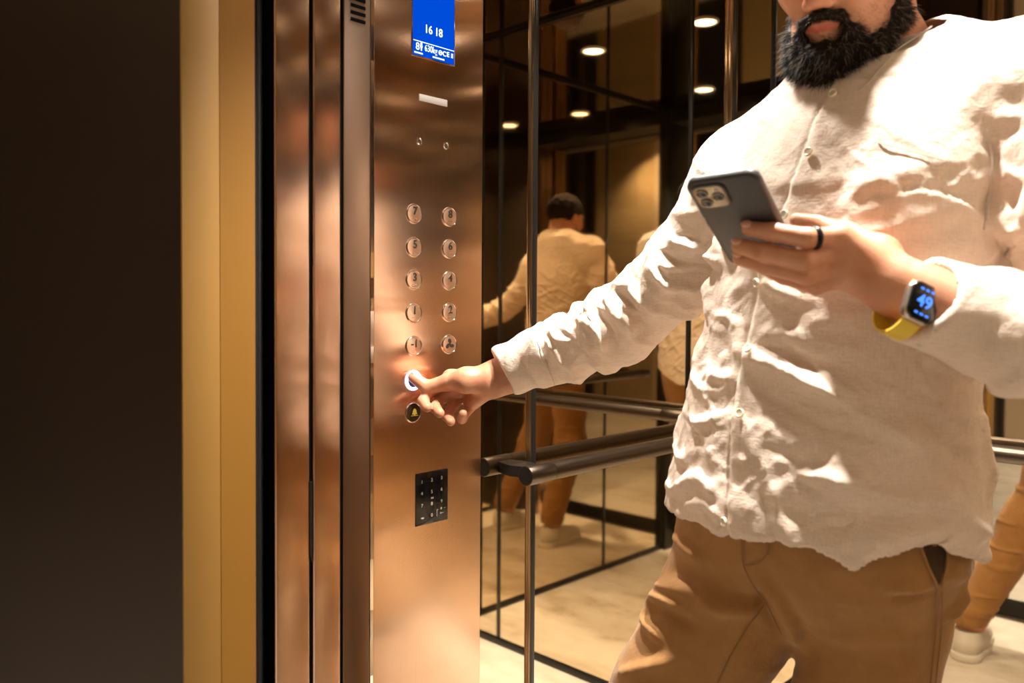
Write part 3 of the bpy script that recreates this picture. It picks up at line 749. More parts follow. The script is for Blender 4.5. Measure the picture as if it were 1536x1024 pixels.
def shirt_solid(Q, cut=False):
    d = torso(Q)
    yoke = chain(Q, [SR, NB+np.array([-.05,.01,-.035]), NB+np.array([.05,.01,-.035]), SL], [.070,.062,.062,.070], .03)
    d = smin(d, yoke, .05)
    ar = chain(Q, armR, radR, .03); al = chain(Q, armL, radL, .03)
    # gathered folds round the right sleeve
    dd, arc, tot = polyline_param(Q, armR)
    n3 = vnoise(Q*22)
    up = (Q@CU.astype(F32)-np.float32(0))
    ph = arc*115+Q[:, 2]*55+n3*2.2
    env = np.exp(-((arc-.36)/.15)**2)*.0075+np.exp(-((arc-.10)/.08)**2)*.002
    ar = ar-env*(1-np.abs(np.sin(ph*.5)))*1.5+env*.6
    dd, arc, tot = polyline_param(Q, armL)
    al = al-.0035*np.sin(arc*95+n3*2.5+Q[:, 2]*30)*np.clip((tot-arc-.05)/.05, 0, 1)
    cr = (Q-cR0.astype(F32))@axR.astype(F32); cl = (Q-cL0.astype(F32))@axL.astype(F32)
    ar = np.maximum(ar, np.where(np.linalg.norm(Q-cR0, axis=1) < .16, cr, -1).astype(F32)) if cut else ar
    al = np.maximum(al, np.where(np.linalg.norm(Q-cL0, axis=1) < .15, cl, -1).astype(F32)) if cut else al
    d = smin(d, ar, .028)
    kk = np.clip(.028-(np.linalg.norm(Q-SL, axis=1)-.12)*.12, .003, .028).astype(F32)
    d = smin(d, al, kk)
    # collar band
    col = cone(Q, NB+np.array([0,.0,-.04]), NB*.55+hs_(-.03,0,-.05)*.45, .068, .064)
    d = smin(d, col, .012)
    return d
def neck_cut(Q):
    # the collar opening: a tilted plane, lower at the front
    c = NB+np.array([0,-.0,.028]); n = np.array([0,-.50,.87]); return (Q-c.astype(F32))@n.astype(F32)
def shirt_sdf(Q):
    s = shirt_solid(Q, True); s0 = shirt_solid(Q)
    hem = hem_height(Q)-Q[:, 2]
    cr = (Q-cR0.astype(F32))@axR.astype(F32); cl = (Q-cL0.astype(F32))@axL.astype(F32)
    cr = np.where(np.linalg.norm(Q-cR0, axis=1) < .16, cr, -1); cl = np.where(np.linalg.norm(Q-cL0, axis=1) < .15, cl, -1)
    nk = np.where(np.linalg.norm(Q-NB, axis=1) < .17, neck_cut(Q), -1)
    nR = np.linalg.norm(Q-cR0, axis=1) < .09; nL = (np.linalg.norm(Q-cL0, axis=1) < .075) & (chain(Q, armL, radL, .03) < .004)
    opc = np.maximum(np.where(nR, cr, -1), np.where(nL, cl, -1))
    op = np.maximum(hem, nk).astype(F32); oph = np.maximum(op, opc).astype(F32)
    # hollow near the openings so the edges read as cloth
    inner = np.maximum(s0+.0055, -(oph+.085))
    return np.maximum(np.maximum(s, op), -inner)
hs = .0027/QUICK
V, Fq = snets(shirt_sdf, (-1.13,.80,.83), (.06,1.26,1.56), hs)
V = relax(V, Fq, 1, .4)
Nn = vnormals(V, Fq)
# broad drape and small crumples
Vn = V.astype(F32)
dz = .0028*vnoise(Vn*np.array([16,16,9],F32)+3)+.0018*vnoise(Vn*np.array([34,34,26],F32))+.0009*vnoise(Vn*80)
r1 = 1-np.abs(vnoise(Vn*np.array([13,13,22],F32)+9)); dz += .0042*np.clip(r1-.72, 0, 1)/.28
r2 = 1-np.abs(vnoise((Vn@np.array([[.8,0,.6],[0,1,0],[-.6,0,.8]],F32))*np.array([9,9,30],F32)+17)); dz += .0036*np.clip(r2-.7, 0, 1)/.3
r3 = 1-np.abs(vnoise((Vn@np.array([[.7,0,-.7],[0,1,0],[.7,0,.7]],F32))*np.array([40,40,70],F32)+5)); dz += .0016*np.clip(r3-.7, 0, 1)/.3
dz *= np.interp(V[:, 2], [1.28,1.38], [1., .35])
FOLDS = [
 # torso
 ([(1105,528),(1170,548),(1230,580),(1305,590)], .011, .011), ([(1110,560),(1190,600),(1300,625)], .014, -.006),
 ([(1120,632),(1200,668),(1290,700),(1400,735),(1470,790)], .013, .009), ([(1225,676),(1290,692),(1350,720)], .007, .005),
 ([(1215,728),(1330,726),(1400,745),(1460,790)], .014, .008), ([(1230,655),(1330,690),(1420,720)], .012, -.006),
 ([(1290,820),(1360,795),(1430,788),(1480,800)], .012, .009), ([(1120,760),(1230,775),(1300,790)], .014, -.005),
 ([(1380,600),(1410,660),(1455,700)], .014, -.009), ([(1470,600),(1478,680),(1487,760)], .010, .008),
 ([(1060,560),(1090,570),(1108,560)], .007, .006), ([(1035,640),(1065,628),(1100,618)], .008, .006),
 ([(1020,690),(1055,672),(1085,690)], .008, .007), ([(1012,730),(1050,712),(1092,752)], .009, .007), ([(1020,760),(1060,752),(1095,785)], .007, .006),
 ([(1180,470),(1240,480),(1320,470)], .012, .007), ([(1120,505),(1190,500),(1280,520)], .010, .005), ([(1130,415),(1180,440),(1260,462)], .010, .008),
 ([(1165,530),(1220,545),(1300,548)], .010, -.005), ([(1260,300),(1330,262),(1400,250)], .012, .004), ([(1300,330),(1370,300),(1440,290)], .012, -.003),
 ([(1340,390),(1400,395),(1470,370)], .011, .008), ([(1330,360),(1400,350),(1460,330)], .012, -.007),
 ([(1435,118),(1470,124),(1500,128)], .004, -.005), ([(1490,170),(1510,180),(1530,178)], .008, .005), ([(1480,200),(1490,260),(1478,330)], .006, -.007),
 ([(1475,330),(1480,400),(1500,430)], .010, .006), ([(1240,200),(1262,260),(1240,330)], .012, -.004),
 # right sleeve, folds running from the top edge down towards the elbow
 ([(1062,300),(1085,335),(1100,372)], .010, 0.0121), ([(1005,360),(1045,372),(1085,395)], .010, 0.0135), ([(985,380),(1020,402),(1065,405)], .008, -0.0095),
 ([(972,398),(1000,430),(1060,440)], .009, 0.0121), ([(945,424),(972,455),(1000,475)], .008, 0.0135), ([(925,432),(950,468),(968,500)], .006, -0.0095),
 ([(905,448),(935,480),(950,515)], .007, 0.0121), ([(888,458),(915,492),(925,525)], .005, -0.0081), ([(868,470),(900,500),(905,532)], .007, 0.0108), ([(842,484),(870,505),(884,535)], .006, 0.0081),
 ([(1080,330),(1040,420),(980,490),(900,540)], .014, -0.0054),
 # left sleeve
 ([(1410,420),(1450,430),(1530,440)], .010, .008), ([(1430,470),(1480,480),(1536,470)], .010, -.007), ([(1400,520),(1470,540),(1536,560)], .009, .007),
]
VAL = [((895,451),(915,461),(935,472),(960,482)), ((929,443),(938,455),(955,466),(975,478)), ((934,432),(946,445),(962,459),(985,475)), ((946,436),(960,449),(976,461)), ((862,470),(880,478),(893,490)), ((888,470),(900,480),(905,490)), ((984,398),(992,410),(1003,424)), ((1030,372),(1050,380),(1080,384)), ((1005,385),(1030,398),(1055,402)), ((840,484),(860,496),(872,512)), ((815,498),(830,512),(838,530)), ((1060,330),(1075,350),(1085,375)), ((1007,356),(1025,358),(1045,361)), ((988,376),(1000,384),(1012,394)), ((990,409),(1020,413),(1062,415))]
FOLDS += [(list(v), .0042, -.0075) for v in VAL]+[([(x-7, y+1) for x, y in v], .004, .004) for v in VAL]
FOLDS += [([(981,398),(1010,402),(1060,405)], .005, .007), ([(1180,560),(1260,600),(1340,640)], .009, .006), ([(1300,640),(1380,655),(1440,690)], .010, .007), ([(1150,700),(1240,712),(1330,752),(1420,790)], .010, .006), ([(1140,590),(1220,632),(1330,660)], .009, -.005), ([(1240,780),(1330,770),(1420,775)], .011, -.006)]
dz = dz+strokes(V, Nn, FOLDS)
# the cuffs stay flat
for c0, ax_, l_ in ((cR0, axR, .07), (cL0, axL, .06)):
    t = -((V-c0)@ax_); nr = (np.linalg.norm(V-c0, axis=1) < .13)
    k_ = np.where(nr & (t < l_), .35, 1.); dz = dz*k_+np.where(nr & (t < l_), .0025, 0)
# placket: a raised band with a crisp edge down the front
PLK = [(1252,128),(1222,185),(1196,262),(1172,330),(1140,420),(1125,500),(1106,590),(1098,690),(1098,798)]
PLW = [(1290,128),(1258,190),(1234,262),(1206,330),(1172,420),(1158,500),(1140,590),(1134,690),(1134,806)]
px, py, Z = proj_many(V)
ok = (Nn@(-CF) > 0) & (Z < 1.12)
e0 = np.interp(py, [p[1] for p in PLK], [p[0] for p in PLK]); e1 = np.interp(py, [p[1] for p in PLW], [p[0] for p in PLW])
inb = 1/(1+np.exp(-(px-e0)/1.2))
dz = dz+np.where(ok & (py > 120), .0042*inb*np.exp(-np.clip(px-e1, 0, 200)/60)-.003*np.exp(-((px-e0+3)/3.)**2), 0)
inner_side = shirt_solid(V.astype(F32)) < -.0042
dz[inner_side] *= .3
dz = relax(dz[:, None], Fq, 2, .5)[:, 0]
V = V+Nn*dz[:, None]
shirt = MP(link_mesh('shirt', V, Fq, 'linen', None, True)); SV, SN = V, vnormals(V, Fq)
spx, spy, sZ = proj_many(SV)
def on_shirt(px, py, VV=None, NNn=None):
    ok = (SN@(-CF) > .05); d2 = (spx-px)**2+(spy-py)**2; c = np.where(ok & (d2 < 64))[0]
    if len(c) == 0: c = np.where(ok)[0][[np.argmin(d2[ok])]]
    c = c[np.argsort(sZ[c])[:max(1, len(c)//3)]]; n = SN[c].mean(0); n /= np.linalg.norm(n)
    Zc = sZ[c].mean(); return P(px, py, Zc), n
def shell_button(px, py, r=.0055):
    p, n = on_shirt(px, py); p = p+n*.001
    b = MB().cyl(p, p+n*.0022, r, 28, bev=.0008).ring(p+n*.0022, n, r*.8, .0011, 28, 8)
    o = b.build('shirt_button', 'button_shell')
    h = MB(); u = np.cross(n, CU); u /= np.linalg.norm(u); w_ = np.cross(n, u)
    for a_, c_ in ((1,1),(1,-1),(-1,1),(-1,-1)):
        cc = p+n*.0018+(u*a_+w_*c_)*.0012; h.cyl(cc, cc+n*.0012, .0006, 8)
    hh = h.build('thread_holes', 'linen_seam'); adopt(shirt, o); adopt(o, hh); return o
for q in ((1250,141),(1214,229),(1178,322),(1137,424),(1123,524),(1111,620),(1086,762),(1088,782),(1381,511)):
    shell_button(*q)
def seam_line(name, pts, r, m, par, surf=on_shirt, lift=.0004):
    dense = []
    for (x0,y0),(x1,y1) in zip(pts[:-1], pts[1:]):
        n = max(2, int(math.hypot(x1-x0,y1-y0)/5)); dense += [(x0+(x1-x0)*t/n, y0+(y1-y0)*t/n) for t in range(n)]
    dense.append(pts[-1]); pn = [surf(*q) for q in dense]
    A = np.array([p for p, n in pn]); B_ = np.array([n for p, n in pn])
    for _ in range(2): A[1:-1] = .5*A[1:-1]+.25*(A[:-2]+A[2:])
    A = A+B_*lift; vs, fs = [], []
    for i in range(len(A)):
        t = A[min(i+1, len(A)-1)]-A[max(i-1, 0)]; t /= max(np.linalg.norm(t), 1e-9); n = B_[i]; s = np.cross(t, n)
        for k_ in range(6):
            a_ = 2*math.pi*k_/6; vs.append(A[i]+r*(math.cos(a_)*s+math.sin(a_)*n))
    for i in range(len(A)-1):
        for k_ in range(6): fs.append((i*6+k_, i*6+(k_+1) % 6, (i+1)*6+(k_+1) % 6, (i+1)*6+k_))
    o = link_mesh(name, vs, fs, m, None, True); adopt(par, o); return o
seam_line('collar_seam', [(1262,150),(1300,128),(1345,75),(1398,40)], .0009, 'linen_seam', shirt)
seam_line('cuff_seam', [(806,512),(820,545),(832,576)], .0008, 'linen_seam', shirt)
seam_line('pocket_seam', [(1290,207),(1350,222),(1415,240)], .0007, 'linen_seam', shirt)
seam_line('pocket_seam', [(1290,207),(1292,222)], .0007, 'linen_seam', shirt)
seam_line('armhole_seam', [(1482,196),(1490,240),(1484,300),(1476,345)], .0009, 'linen_seam', shirt)
# ------------------------------------------------------------------ trousers
def trouser_solid(Q):
    d = ell(Q, (-.452, 1.008, .95), (.182,.132,.140))
    lg = None
    for h_, k_, a_, r in ((HIPL,KL,AL,.091), (HIPR,KR,AR,.099)):
        c = chain(Q, [h_, h_*.5+k_*.5+np.array([0,-.01,0]), k_, a_+np.array([0,.01,.05])], [r,r-.018,.073,.056], .05)
        lg = c if lg is None else smin(lg, c, .012)
    return smin(d, lg, .028)
def trouser_sdf(Q):
    s = trouser_solid(Q)
    cut = np.maximum(Q[:, 2]-.985, .115-Q[:, 2])
    inner = np.maximum(s+.005, -((.115-Q[:, 2])+.06))
    return np.maximum(np.maximum(s, cut), -inner)
V, Fq = snets(trouser_sdf, (-1.0,.80,.08), (-.16,1.22,1.0), .0036/QUICK)
V = relax(V, Fq, 1, .4); Nn = vnormals(V, Fq); Vn = V.astype(F32)
dz = .003*vnoise(Vn*np.array([14,14,11],F32)+4)+.0012*vnoise(Vn*40)
r1 = 1-np.abs(vnoise(Vn*np.array([8,8,24],F32)+2)); dz += .005*np.clip(r1-.75, 0, 1)/.25*np.clip((.72-V[:, 2])/.1, .25, 1)
PF = [
 ([(958,872),(1000,880),(1045,888)], .010, 0.0126), ([(1000,792),(1035,830),(1060,842)], .010, 0.0112), ([(975,845),(1030,862),(1090,872)], .012, -0.0070),
 ([(948,888),(985,896),(1030,912)], .007, 0.0126), ([(950,905),(1010,925),(1060,945)], .010, -0.0084), ([(950,880),(960,930),(1000,965)], .008, 0.0084),
 ([(1040,900),(1090,918),(1140,915)], .010, 0.0098), ([(1060,880),(1110,900),(1160,910)], .010, -0.0070),
 ([(920,1012),(970,1000),(1020,985)], .009, 0.0098), ([(1130,860),(1160,900),(1190,950),(1200,990)], .010, 0.0112), ([(1125,880),(1150,920),(1170,955)], .008, -0.0084),
 ([(1160,880),(1190,930),(1215,970)], .012, -0.0056), ([(1310,880),(1360,884),(1402,882)], .007, 0.0070), ([(1330,900),(1370,896),(1405,893)], .007, -0.0042),
 ([(1210,950),(1250,960),(1400,960)], .010, 0.0042), ([(1420,930),(1440,905),(1450,880)], .010, 0.0112), ([(1410,950),(1440,935),(1448,925)], .006, -0.0084),
 ([(1260,850),(1255,900),(1250,950)], .014, -0.0042), ([(1425,850),(1440,870),(1452,850)], .010, 0.0084),
]
dz = dz+strokes(V, Nn, PF); V = V+Nn*dz[:, None]
trousers = MP(link_mesh('trousers', V, Fq, 'chino', None, True))
TV, TN = V, vnormals(V, Fq); tpx, tpy, tZ = proj_many(TV)
def on_trousers(px, py):
    ok = (TN@(-CF) > .0); d2 = (tpx-px)**2+(tpy-py)**2; c = np.where(ok & (d2 < 49))[0]
    if len(c) == 0: c = np.where(ok)[0][[np.argmin(d2[ok])]]
    c = c[np.argsort(tZ[c])[:max(1, len(c)//3)]]; n = TN[c].mean(0); n /= np.linalg.norm(n); return P(px, py, tZ[c].mean()), n
seam_line('side_seam', [(1406,884),(1404,940),(1398,1000),(1392,1060)], .0008, 'chino_seam', trousers, on_trousers)
seam_line('side_seam', [(1413,886),(1412,940),(1406,1000),(1400,1060)], .0006, 'chino_seam', trousers, on_trousers)
seam_line('fly_seam', [(1112,800),(1114,845),(1126,872),(1150,905),(1172,950)], .0008, 'chino_seam', trousers, on_trousers)
seam_line('fly_stitching', [(1155,806),(1152,830),(1140,845),(1116,848)], .0006, 'chino_seam', trousers, on_trousers)
seam_line('inner_seam', [(1150,905),(1125,935),(1095,985),(1070,1040)], .0009, 'chino_seam', trousers, on_trousers)
seam_line('pocket_edge', [(1380,818),(1392,850),(1406,880)], .0016, 'chino', trousers, on_trousers, .001)
seam_line('pocket_edge', [(1422,806),(1420,850),(1412,880)], .0016, 'chino', trousers, on_trousers, .001)
# pocket opening: its inner shade painted as a dark lens between the edges
pa = [on_trousers(*q) for q in ((1383,812),(1393,848),(1407,878),(1416,850),(1420,806))]
c_ = sum(p for p, n in pa)/5; n_ = sum(n for p, n in pa); n_ /= np.linalg.norm(n_)
vs = [p+n*.0009 for p, n in pa]+[p-n*.004 for p, n in pa]
o = link_mesh('pocket_shade', vs, [(0,1,2,3,4),(9,8,7,6,5)]+[(i,(i+1)%5,(i+1)%5+5,i+5) for i in range(5)], 'pocket_shade'); adopt(trousers, o)
# ------------------------------------------------------------------ shoes
for a_, nm in ((AR, 'right'), (AL, 'left')):
    def shoe(Q, a_=a_):
        d = chain(Q, [a_+np.array([0,.035,-.035]), a_+np.array([0,-.06,-.045]), a_+np.array([-.005,-.165,-.052])], [.044,.043,.036], .03)
        d = smin(d, cone(Q, a_+np.array([0,.02,-.02]), a_+np.array([0,.015,.02]), .043, .045), .02)
        return np.maximum(np.maximum(d, .014-Q[:, 2]), Q[:, 2]-(a_[2]+.012))
    lo, hi = box_of(a_+np.array([0,.1,0]), a_+np.array([0,-.21,-.09]), pad=.06); v_, f_ = snets(shoe, lo, hi, .004)
    s_ = MP(link_mesh('shoe', v_, f_, 'shoe', None, True))
    def sole(Q, a_=a_):
        d = chain(Q, [a_+np.array([0,.037,-.07]), a_+np.array([0,-.06,-.07]), a_+np.array([-.005,-.17,-.07])], [.050,.047,.041], .03)
        return np.maximum(np.maximum(d, .001-Q[:, 2]), Q[:, 2]-.026)
    v_, f_ = snets(sole, lo, hi, .004); o = link_mesh('sole', v_, f_, 'sole', None, True); adopt(s_, o)
# ------------------------------------------------------------------ hair and beard
def hair_cap(Q):
    Q = (HC+(Q-HC)/HS).astype(F32); q = (Q-HC.astype(F32))@HB.astype(F32)
    d = ell(Q, hp(-.016,0,.038), (.107,.0835,.095), HB)
    line = np.interp(q[:, 0], [-.12,-.06,-.02,.0,.03,.06,.08], [-.055,-.05,-.005,.01,.03,.055,.075]).astype(F32)
    return np.maximum(d, (line-q[:, 2])*.9)
lo, hi = box_of(hp(0,0,.03), pad=.15); v_, f_ = snets(hair_cap, lo, hi, .003)
n_ = vnormals(v_, f_); v_ = v_+n_*(.0035*vnoise((v_*np.array([70,70,70])).astype(F32))+.002*vnoise((v_*160).astype(F32)))[:, None]
mat('hair_cap', (.012,.007,.005), .9); bsdf(MAT['hair_cap']).inputs['Specular IOR Level'].default_value = .05
hair = MP(link_mesh('hair', v_, f_, 'hair_cap', None, True))
def strands(name, roots, dirs, lens, r0, m, par, seg=4, curl=.5, grav=0.):
    vs, fs = [], []; nb = len(roots)
    d = dirs/np.linalg.norm(dirs, axis=1)[:, None]; p = roots.copy(); s = np.cross(d, rng.normal(size=d.shape)); s /= np.linalg.norm(s, axis=1)[:, None]; t = np.cross(d, s)
    rows = []
    for i in range(seg+1):
        r = r0*(1-i/(seg+.15))
        rows.append([p+s*r, p+(-.5*s+.866*t)*r, p+(-.5*s-.866*t)*r])
        d = d+rng.normal(size=d.shape)*curl*.22+np.array([0,0,-1])*grav*.1; d /= np.linalg.norm(d, axis=1)[:, None]; p = p+d*(lens/seg)[:, None]
    A = np.stack([np.stack(r, 1) for r in rows], 1).reshape(-1, 3)          # strand, row, 3
    base = np.arange(nb)[:, None]*(3*(seg+1))
    for i in range(seg):
        for k_ in range(3):
            fs.append(np.stack([base[:, 0]+i*3+k_, base[:, 0]+i*3+(k_+1) % 3, base[:, 0]+(i+1)*3+(k_+1) % 3, base[:, 0]+(i+1)*3+k_], 1))
    o = link_mesh(name, A, np.concatenate(fs), m, None, True)
    adopt(par, o); return o
hv, hF = ph; hn = vnormals(hv, hF); q = (hv-HC)@HB/HS
al = np.abs(q[:, 1])
top = np.interp(al, [0,.02,.03,.04,.055,.065,.08], [-.0565,-.0575,-.062,-.058,-.048,-.02,.0])
low = np.interp(q[:, 0], [-.02,.0,.03,.06,.1], [-.06,-.09,-.118,-.14,-.15])
bare = ((al/.029)**2+((q[:, 2]+.0765)/.0125)**2 < 1) | ((al/.019)**2+((q[:, 2]+.094)/.007)**2 < .5)
reg = (q[:, 0] > -.008) & (q[:, 2] < top) & (q[:, 2] > low) & ~bare & (al < .085)
# the beard mass, a lump that follows the jaw
def beard_mass(Q):
    Q = (HC+(Q-HC)/HS).astype(F32)
    d = chain(Q, [hp(.004,.066,-.035), hp(.012,.064,-.07), hp(.055,.040,-.108), hp(.074,0,-.119), hp(.055,-.040,-.108), hp(.012,-.064,-.07), hp(.004,-.066,-.035)], [.006,.0135,.019,.0225,.019,.0135,.006], .02)
    d = smin(d, chain(Q, [hp(.078,.034,-.092), hp(.089,.025,-.065), hp(.099,.006,-.060), hp(.099,-.006,-.060), hp(.089,-.025,-.065), hp(.078,-.034,-.092)], [.008,.0055,.0045,.0045,.0055,.008], .006), .012)
    d = smin(d, ell(Q, hp(.081,0,-.1045), (.0245,.034,.0175), HB), .010)
    for s in (-1, 1): d = smin(d, cone(Q, hp(.079,.031*s,-.086), hp(.074,.024*s,-.112), .009, .012), .010)
    k_ = ell(Q, hp(.098,0,-.0785), (.028,.0255,.0062), HB)
    k_ = smin(k_, ell(Q, hp(.098,0,-.0848), (.020,.019,.0036), HB), .003)
    return smax(d, -k_, .005)
lo, hi = box_of(hp(.04,0,-.08), pad=.12); v_, f_ = snets(beard_mass, lo, hi, .0025)
n_ = vnormals(v_, f_); v_ = v_+n_*(.003*vnoise((v_*110).astype(F32)))[:, None]
beard = MP(link_mesh('beard', v_, f_, 'hair', None, True))
n_ = vnormals(v_, f_); qb = (v_-HC)@HB/HS
NB_ = int(13000*min(1, QUICK*1.0)); i_ = rng.integers(0, len(v_), NB_); rt = v_[i_]-n_[i_]*.002; nn = n_[i_]; qq = qb[i_]
mous = (qq[:, 2] > -.072) & (np.abs(qq[:, 1]) < .036) & (qq[:, 0] > .075)
flow = -hu[None]*1.0+hf[None]*.35+hl[None]*(qq[:, 1:2]*6)
flow[mous] = -hu*.75+hl*np.sign(qq[mous, 1:2])*.8+hf*.3
dr = nn*.55+flow*.75+rng.normal(size=nn.shape)*.28
ln = rng.uniform(.008, .018, NB_)*np.where(mous, .5, 1)*np.where(qq[:, 2] > -.06, .6, 1)
grey = rng.random(NB_) < .12; ln[grey] *= 1.35  # longer pale strands, coloured as if light caught the flyaways
strands('beard_hairs', rt[~grey], dr[~grey], ln[~grey], .00042, 'hair', beard)
strands('lit_hairs', rt[grey], dr[grey], ln[grey], .00036, 'hair_lit', beard)
# stubble where the beard thins out on the cheek
i_ = np.where(reg)[0]; i_ = i_[rng.integers(0, len(i_), 1500)]
strands('stubble', hv[i_]-hn[i_]*.0005, hn[i_]*.6-hu*.8+rng.normal(size=(len(i_),3))*.25, rng.uniform(.003,.007,len(i_)), .00018, 'hair', beard, 3)
for s in (-1, 1):
    ib = np.where((np.abs(q[:, 1]-.031*s) < .019) & (np.abs(q[:, 2]-.0300-.004*(1-((q[:, 1]-.031*s)/.019)**2)) < .0048) & (q[:, 0] > .055))[0]
    if len(ib):
        ib = ib[rng.integers(0, len(ib), 420)]; strands('eyebrow', hv[ib]-hn[ib]*.0005, hn[ib]*.45+hl*s*.9+hu*.25+rng.normal(size=(len(ib),3))*.15, rng.uniform(.006,.010,len(ib)), .0003, 'hair', man, 3)
# hair on the scalp
v2 = np.array([w.co[:] for w in hair.data.vertices]); n2 = vnormals(v2, np.array([p.vertices[:] for p in hair.data.polygons]))
i_ = rng.integers(0, len(v2), 5000); strands('scalp_hairs', v2[i_]-n2[i_]*.002, n2[i_]*.6+hf*.25-hu*.3+rng.normal(size=(5000,3))*.3, rng.uniform(.006,.014,5000), .00045, 'hair', hair, 3)
# ================================================================== things he wears and holds
mat('phone_case', (.035,.033,.034), .42); mat('camera_plate', (.36,.29,.20), .22, .6); mat('lens_black', (.006,.006,.007), .05); mat('lens_ring', (.20,.17,.14), .25, .8)
mat('screen_off', (.01,.01,.012), .08)
# phone
TLc, TRc, BLc = P(1024,277,.842), P(1118,263,.805), P(1131,391,.925)
sx_ = TRc-TLc; sx_ /= np.linalg.norm(sx_); ly_ = TLc-BLc; ly_ -= sx_*(ly_@sx_); ly_ /= np.linalg.norm(ly_); nz_ = np.cross(sx_, ly_)
PW, PH, PT = .0760, .151, .0105
org = TLc+sx_*PW/2-ly_*PH/2
ph_m = Matrix(((sx_[0],ly_[0],nz_[0],org[0]),(sx_[1],ly_[1],nz_[1],org[1]),(sx_[2],ly_[2],nz_[2],org[2]),(0,0,0,1)))
phone = empty('phone'); phone.matrix_world = ph_m; bpy.context.view_layer.update()
tag(phone, 'dark grey smartphone with three camera lenses held in the man\'s left hand', 'phone')
def rrect(w, h, r, n=8):
    o = []
    for cx_, cy_, a0 in ((w/2-r,h/2-r,0),(-w/2+r,h/2-r,90),(-w/2+r,-h/2+r,180),(w/2-r,-h/2+r,270)):
        o += [(cx_+r*math.cos(math.radians(a0+90*i/n)), cy_+r*math.sin(math.radians(a0+90*i/n))) for i in range(n+1)]
    return o
def rounded(w, h, r, z0, z1, bev, c=(0,0)):
    b = MB(); rings = []
    prof = [(bev, z0), (bev*.3, z0+bev*.3), (0, z0+bev), (0, z1-bev), (bev*.3, z1-bev*.3), (bev, z1)]
    for ins, z in prof: rings.append([b.bm.verts.new((c[0]+x, c[1]+y, z)) for x, y in rrect(w-2*ins, h-2*ins, max(r-ins, .0005))])
    n = len(rings[0]); b.bm.faces.new(rings[0][::-1]); b.bm.faces.new(rings[-1])
    for i in range(len(rings)-1):
        for j in range(n): b.bm.faces.new((rings[i][j], rings[i][(j+1)%n], rings[i+1][(j+1)%n], rings[i+1][j]))
    return b
def local(root, o): o.parent = root; return o
# nz_ points to the camera side: the back of the phone
local(phone, rounded(PW, PH, .0125, -PT, 0, .0032).build('case', 'phone_case', None, True, 60))
local(phone, rounded(PW-.006, PH-.006, .0100, -PT-.0006, -PT+.002, .0004).build('display', 'screen_off', None, True, 60))
cpx, cpy = -PW/2+.0225, PH/2-.0225
isl = local(phone, rounded(.036, .037, .0095, -.001, .0022, .0012, (cpx, cpy)).build('camera_surround', 'phone_case', None, True, 60))
pl_ = rounded(.0315, .0325, .0078, .0015, .0025, .0003, (cpx, cpy)).build('camera_plate', 'camera_plate', None, True, 60); pl_.parent = isl
for i, (u, w_) in enumerate(((-.0075,.0075), (-.0075,-.0075), (.0075,0))):
    c = (cpx+u, cpy+w_)
    lb = MB().cyl((*c,.002), (*c,.0042), .0064, 36, bev=.0006).build('lens_ring', 'lens_ring'); lb.parent = isl
    lg = MB().cyl((*c,.002), (*c,.0045), .0048, 32, bev=.0004).build('lens', 'lens_black'); lg.parent = isl
fl = MB().cyl((cpx+.0085,cpy+.0095,.002), (cpx+.0085,cpy+.0095,.0030), .0024, 20).build('flash', 'pale_metal'); fl.parent = isl
for yy, hh in ((.020,.010),(.003,.010)):
    local(phone, rounded(.0022, hh, .001, -.0072, -.0034, .0006, (-PW/2-.0002, yy)).build('side_key', 'phone_case', None, True, 60))
# smartwatch
mat('watch_case', (.55,.48,.42), .25, .9); mat('watch_strap', (.78,.56,.06), .55); emis('watch_digits', (.05,.22,1), 1.6)
wc = P(1379,455,.799)
nW = CR*.42-CF*.90+CU*.02; axW = (EL-WL)/np.linalg.norm(EL-WL)
nW = nW-axW*(nW@axW)*.45; nW /= np.linalg.norm(nW)
uW = np.cross(nW, CR*.9+CF*.1); uW = CU*.93+CR*.42; uW -= nW*(uW@nW); uW /= np.linalg.norm(uW); rW = np.cross(uW, nW)
wm = Matrix(((rW[0],uW[0],nW[0],wc[0]),(rW[1],uW[1],nW[1],wc[1]),(rW[2],uW[2],nW[2],wc[2]),(0,0,0,1)))
watch = empty('smartwatch'); watch.matrix_world = wm; bpy.context.view_layer.update()
tag(watch, 'smartwatch with blue digits on a yellow strap round the man\'s left wrist', 'watch')
local(watch, rounded(.034, .041, .0105, -.005, .0055, .003).build('case', 'watch_case', None, True, 60))
wg = local(watch, rounded(.0315, .0385, .0095, .004, .0072, .0018).build('display', 'black_glass', None, True, 60))
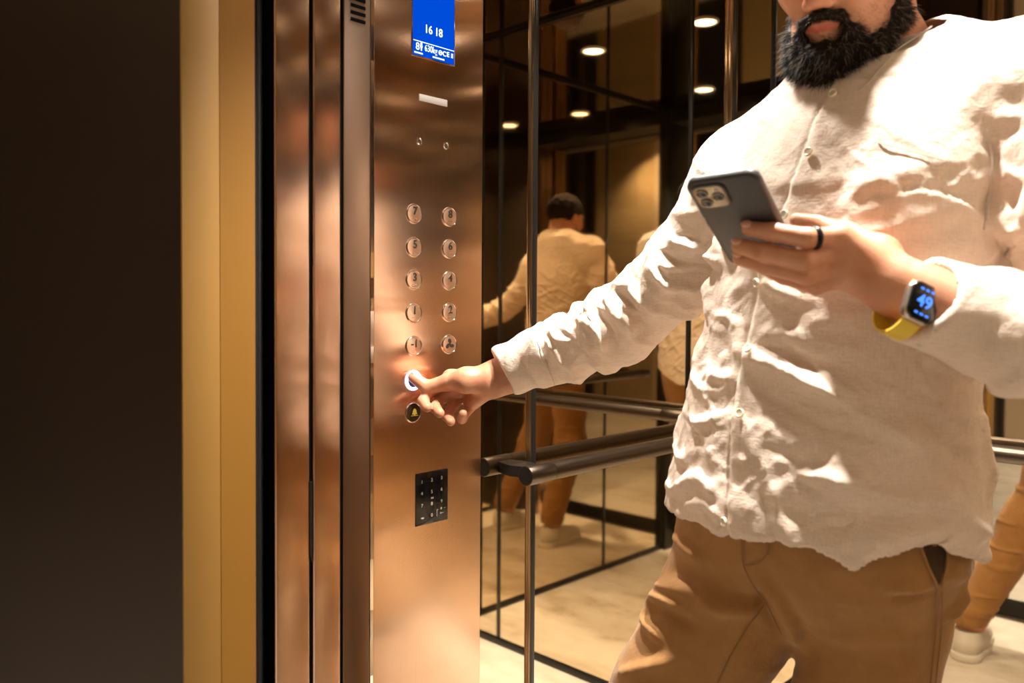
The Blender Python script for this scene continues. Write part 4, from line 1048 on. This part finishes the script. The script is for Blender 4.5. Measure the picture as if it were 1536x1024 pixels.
for s_, x_, y_, z_ in (('4', -.0042, 0, .017), ('9', .0042, 0, .017)):
    o = text(s_, z_, (x_, y_, .0073), 'watch_digits', None, 'lettering', .0001, True, (1,0,0), (0,1,0), (0,0,1), .95, .0004); o.parent = wg
for y_ in (.0122, -.0125):
    for x_ in (-.006, 0, .006): o = MB().box((x_-.0018, y_-.001, .0070), (x_+.0018, y_+.001, .0074)).build('status_mark', 'watch_digits', None, False); o.parent = wg
o = MB().cyl((.0165,.006,.0005), (.0195,.006,.0005), .0034, 24, bev=.0006).build('crown', 'watch_case'); local(watch, o)
# strap: a band looping round the wrist in the plane of the watch
sp_ = MB(); nseg = 40; rw, rh = .029, .026; rows = []
for i in range(nseg+1):
    t = math.radians(118)+math.radians(304)*i/nseg
    y_, z_ = rw*1.0*math.cos(t), rh*math.sin(t)-rh*.92-.001
    ny, nz2 = math.cos(t), math.sin(t); row = []
    for wx, th in ((-.0105,0),(-.0105,.0024),(.0105,.0024),(.0105,0)):
        row.append(sp_.bm.verts.new((wx, y_+ny*th, z_+nz2*th)))
    rows.append(row)
for i in range(nseg):
    for j in range(4): sp_.bm.faces.new((rows[i][j], rows[i][(j+1)%4], rows[i+1][(j+1)%4], rows[i+1][j]))
local(watch, sp_.build('strap', 'watch_strap', None, True, 50))
# rings
mat('ring_black', (.02,.02,.022), .3, .7)
def finger_ring(p0, p1, t, r, m, label):
    c = p0+(p1-p0)*t; o = MB().ring(c, p1-p0, r, .0016, 48, 10, 2.0).build('finger_ring', m); tag(o, label, 'ring'); return o
finger_ring(lI[0], lI[1], .80, .0112, 'ring_black', 'black ring on the index finger of the hand holding the phone')
finger_ring(rR[0], rR[1], .55, .0108, 'chrome', 'silver ring on the curled ring finger of the hand pressing the button')
vs = scene.view_settings; vs.view_transform = 'Standard'; vs.look = 'None'; vs.exposure = 0.27; vs.gamma = 1; vs.use_curve_mapping = False
cy = scene.cycles
cy.max_bounces = 14; cy.glossy_bounces = 10; cy.diffuse_bounces = 4; cy.transmission_bounces = 4; cy.sample_clamp_indirect = 3.0; cy.caustics_reflective = True; cy.blur_glossy = .6
cy.use_denoising = True
bpy.context.view_layer.update()
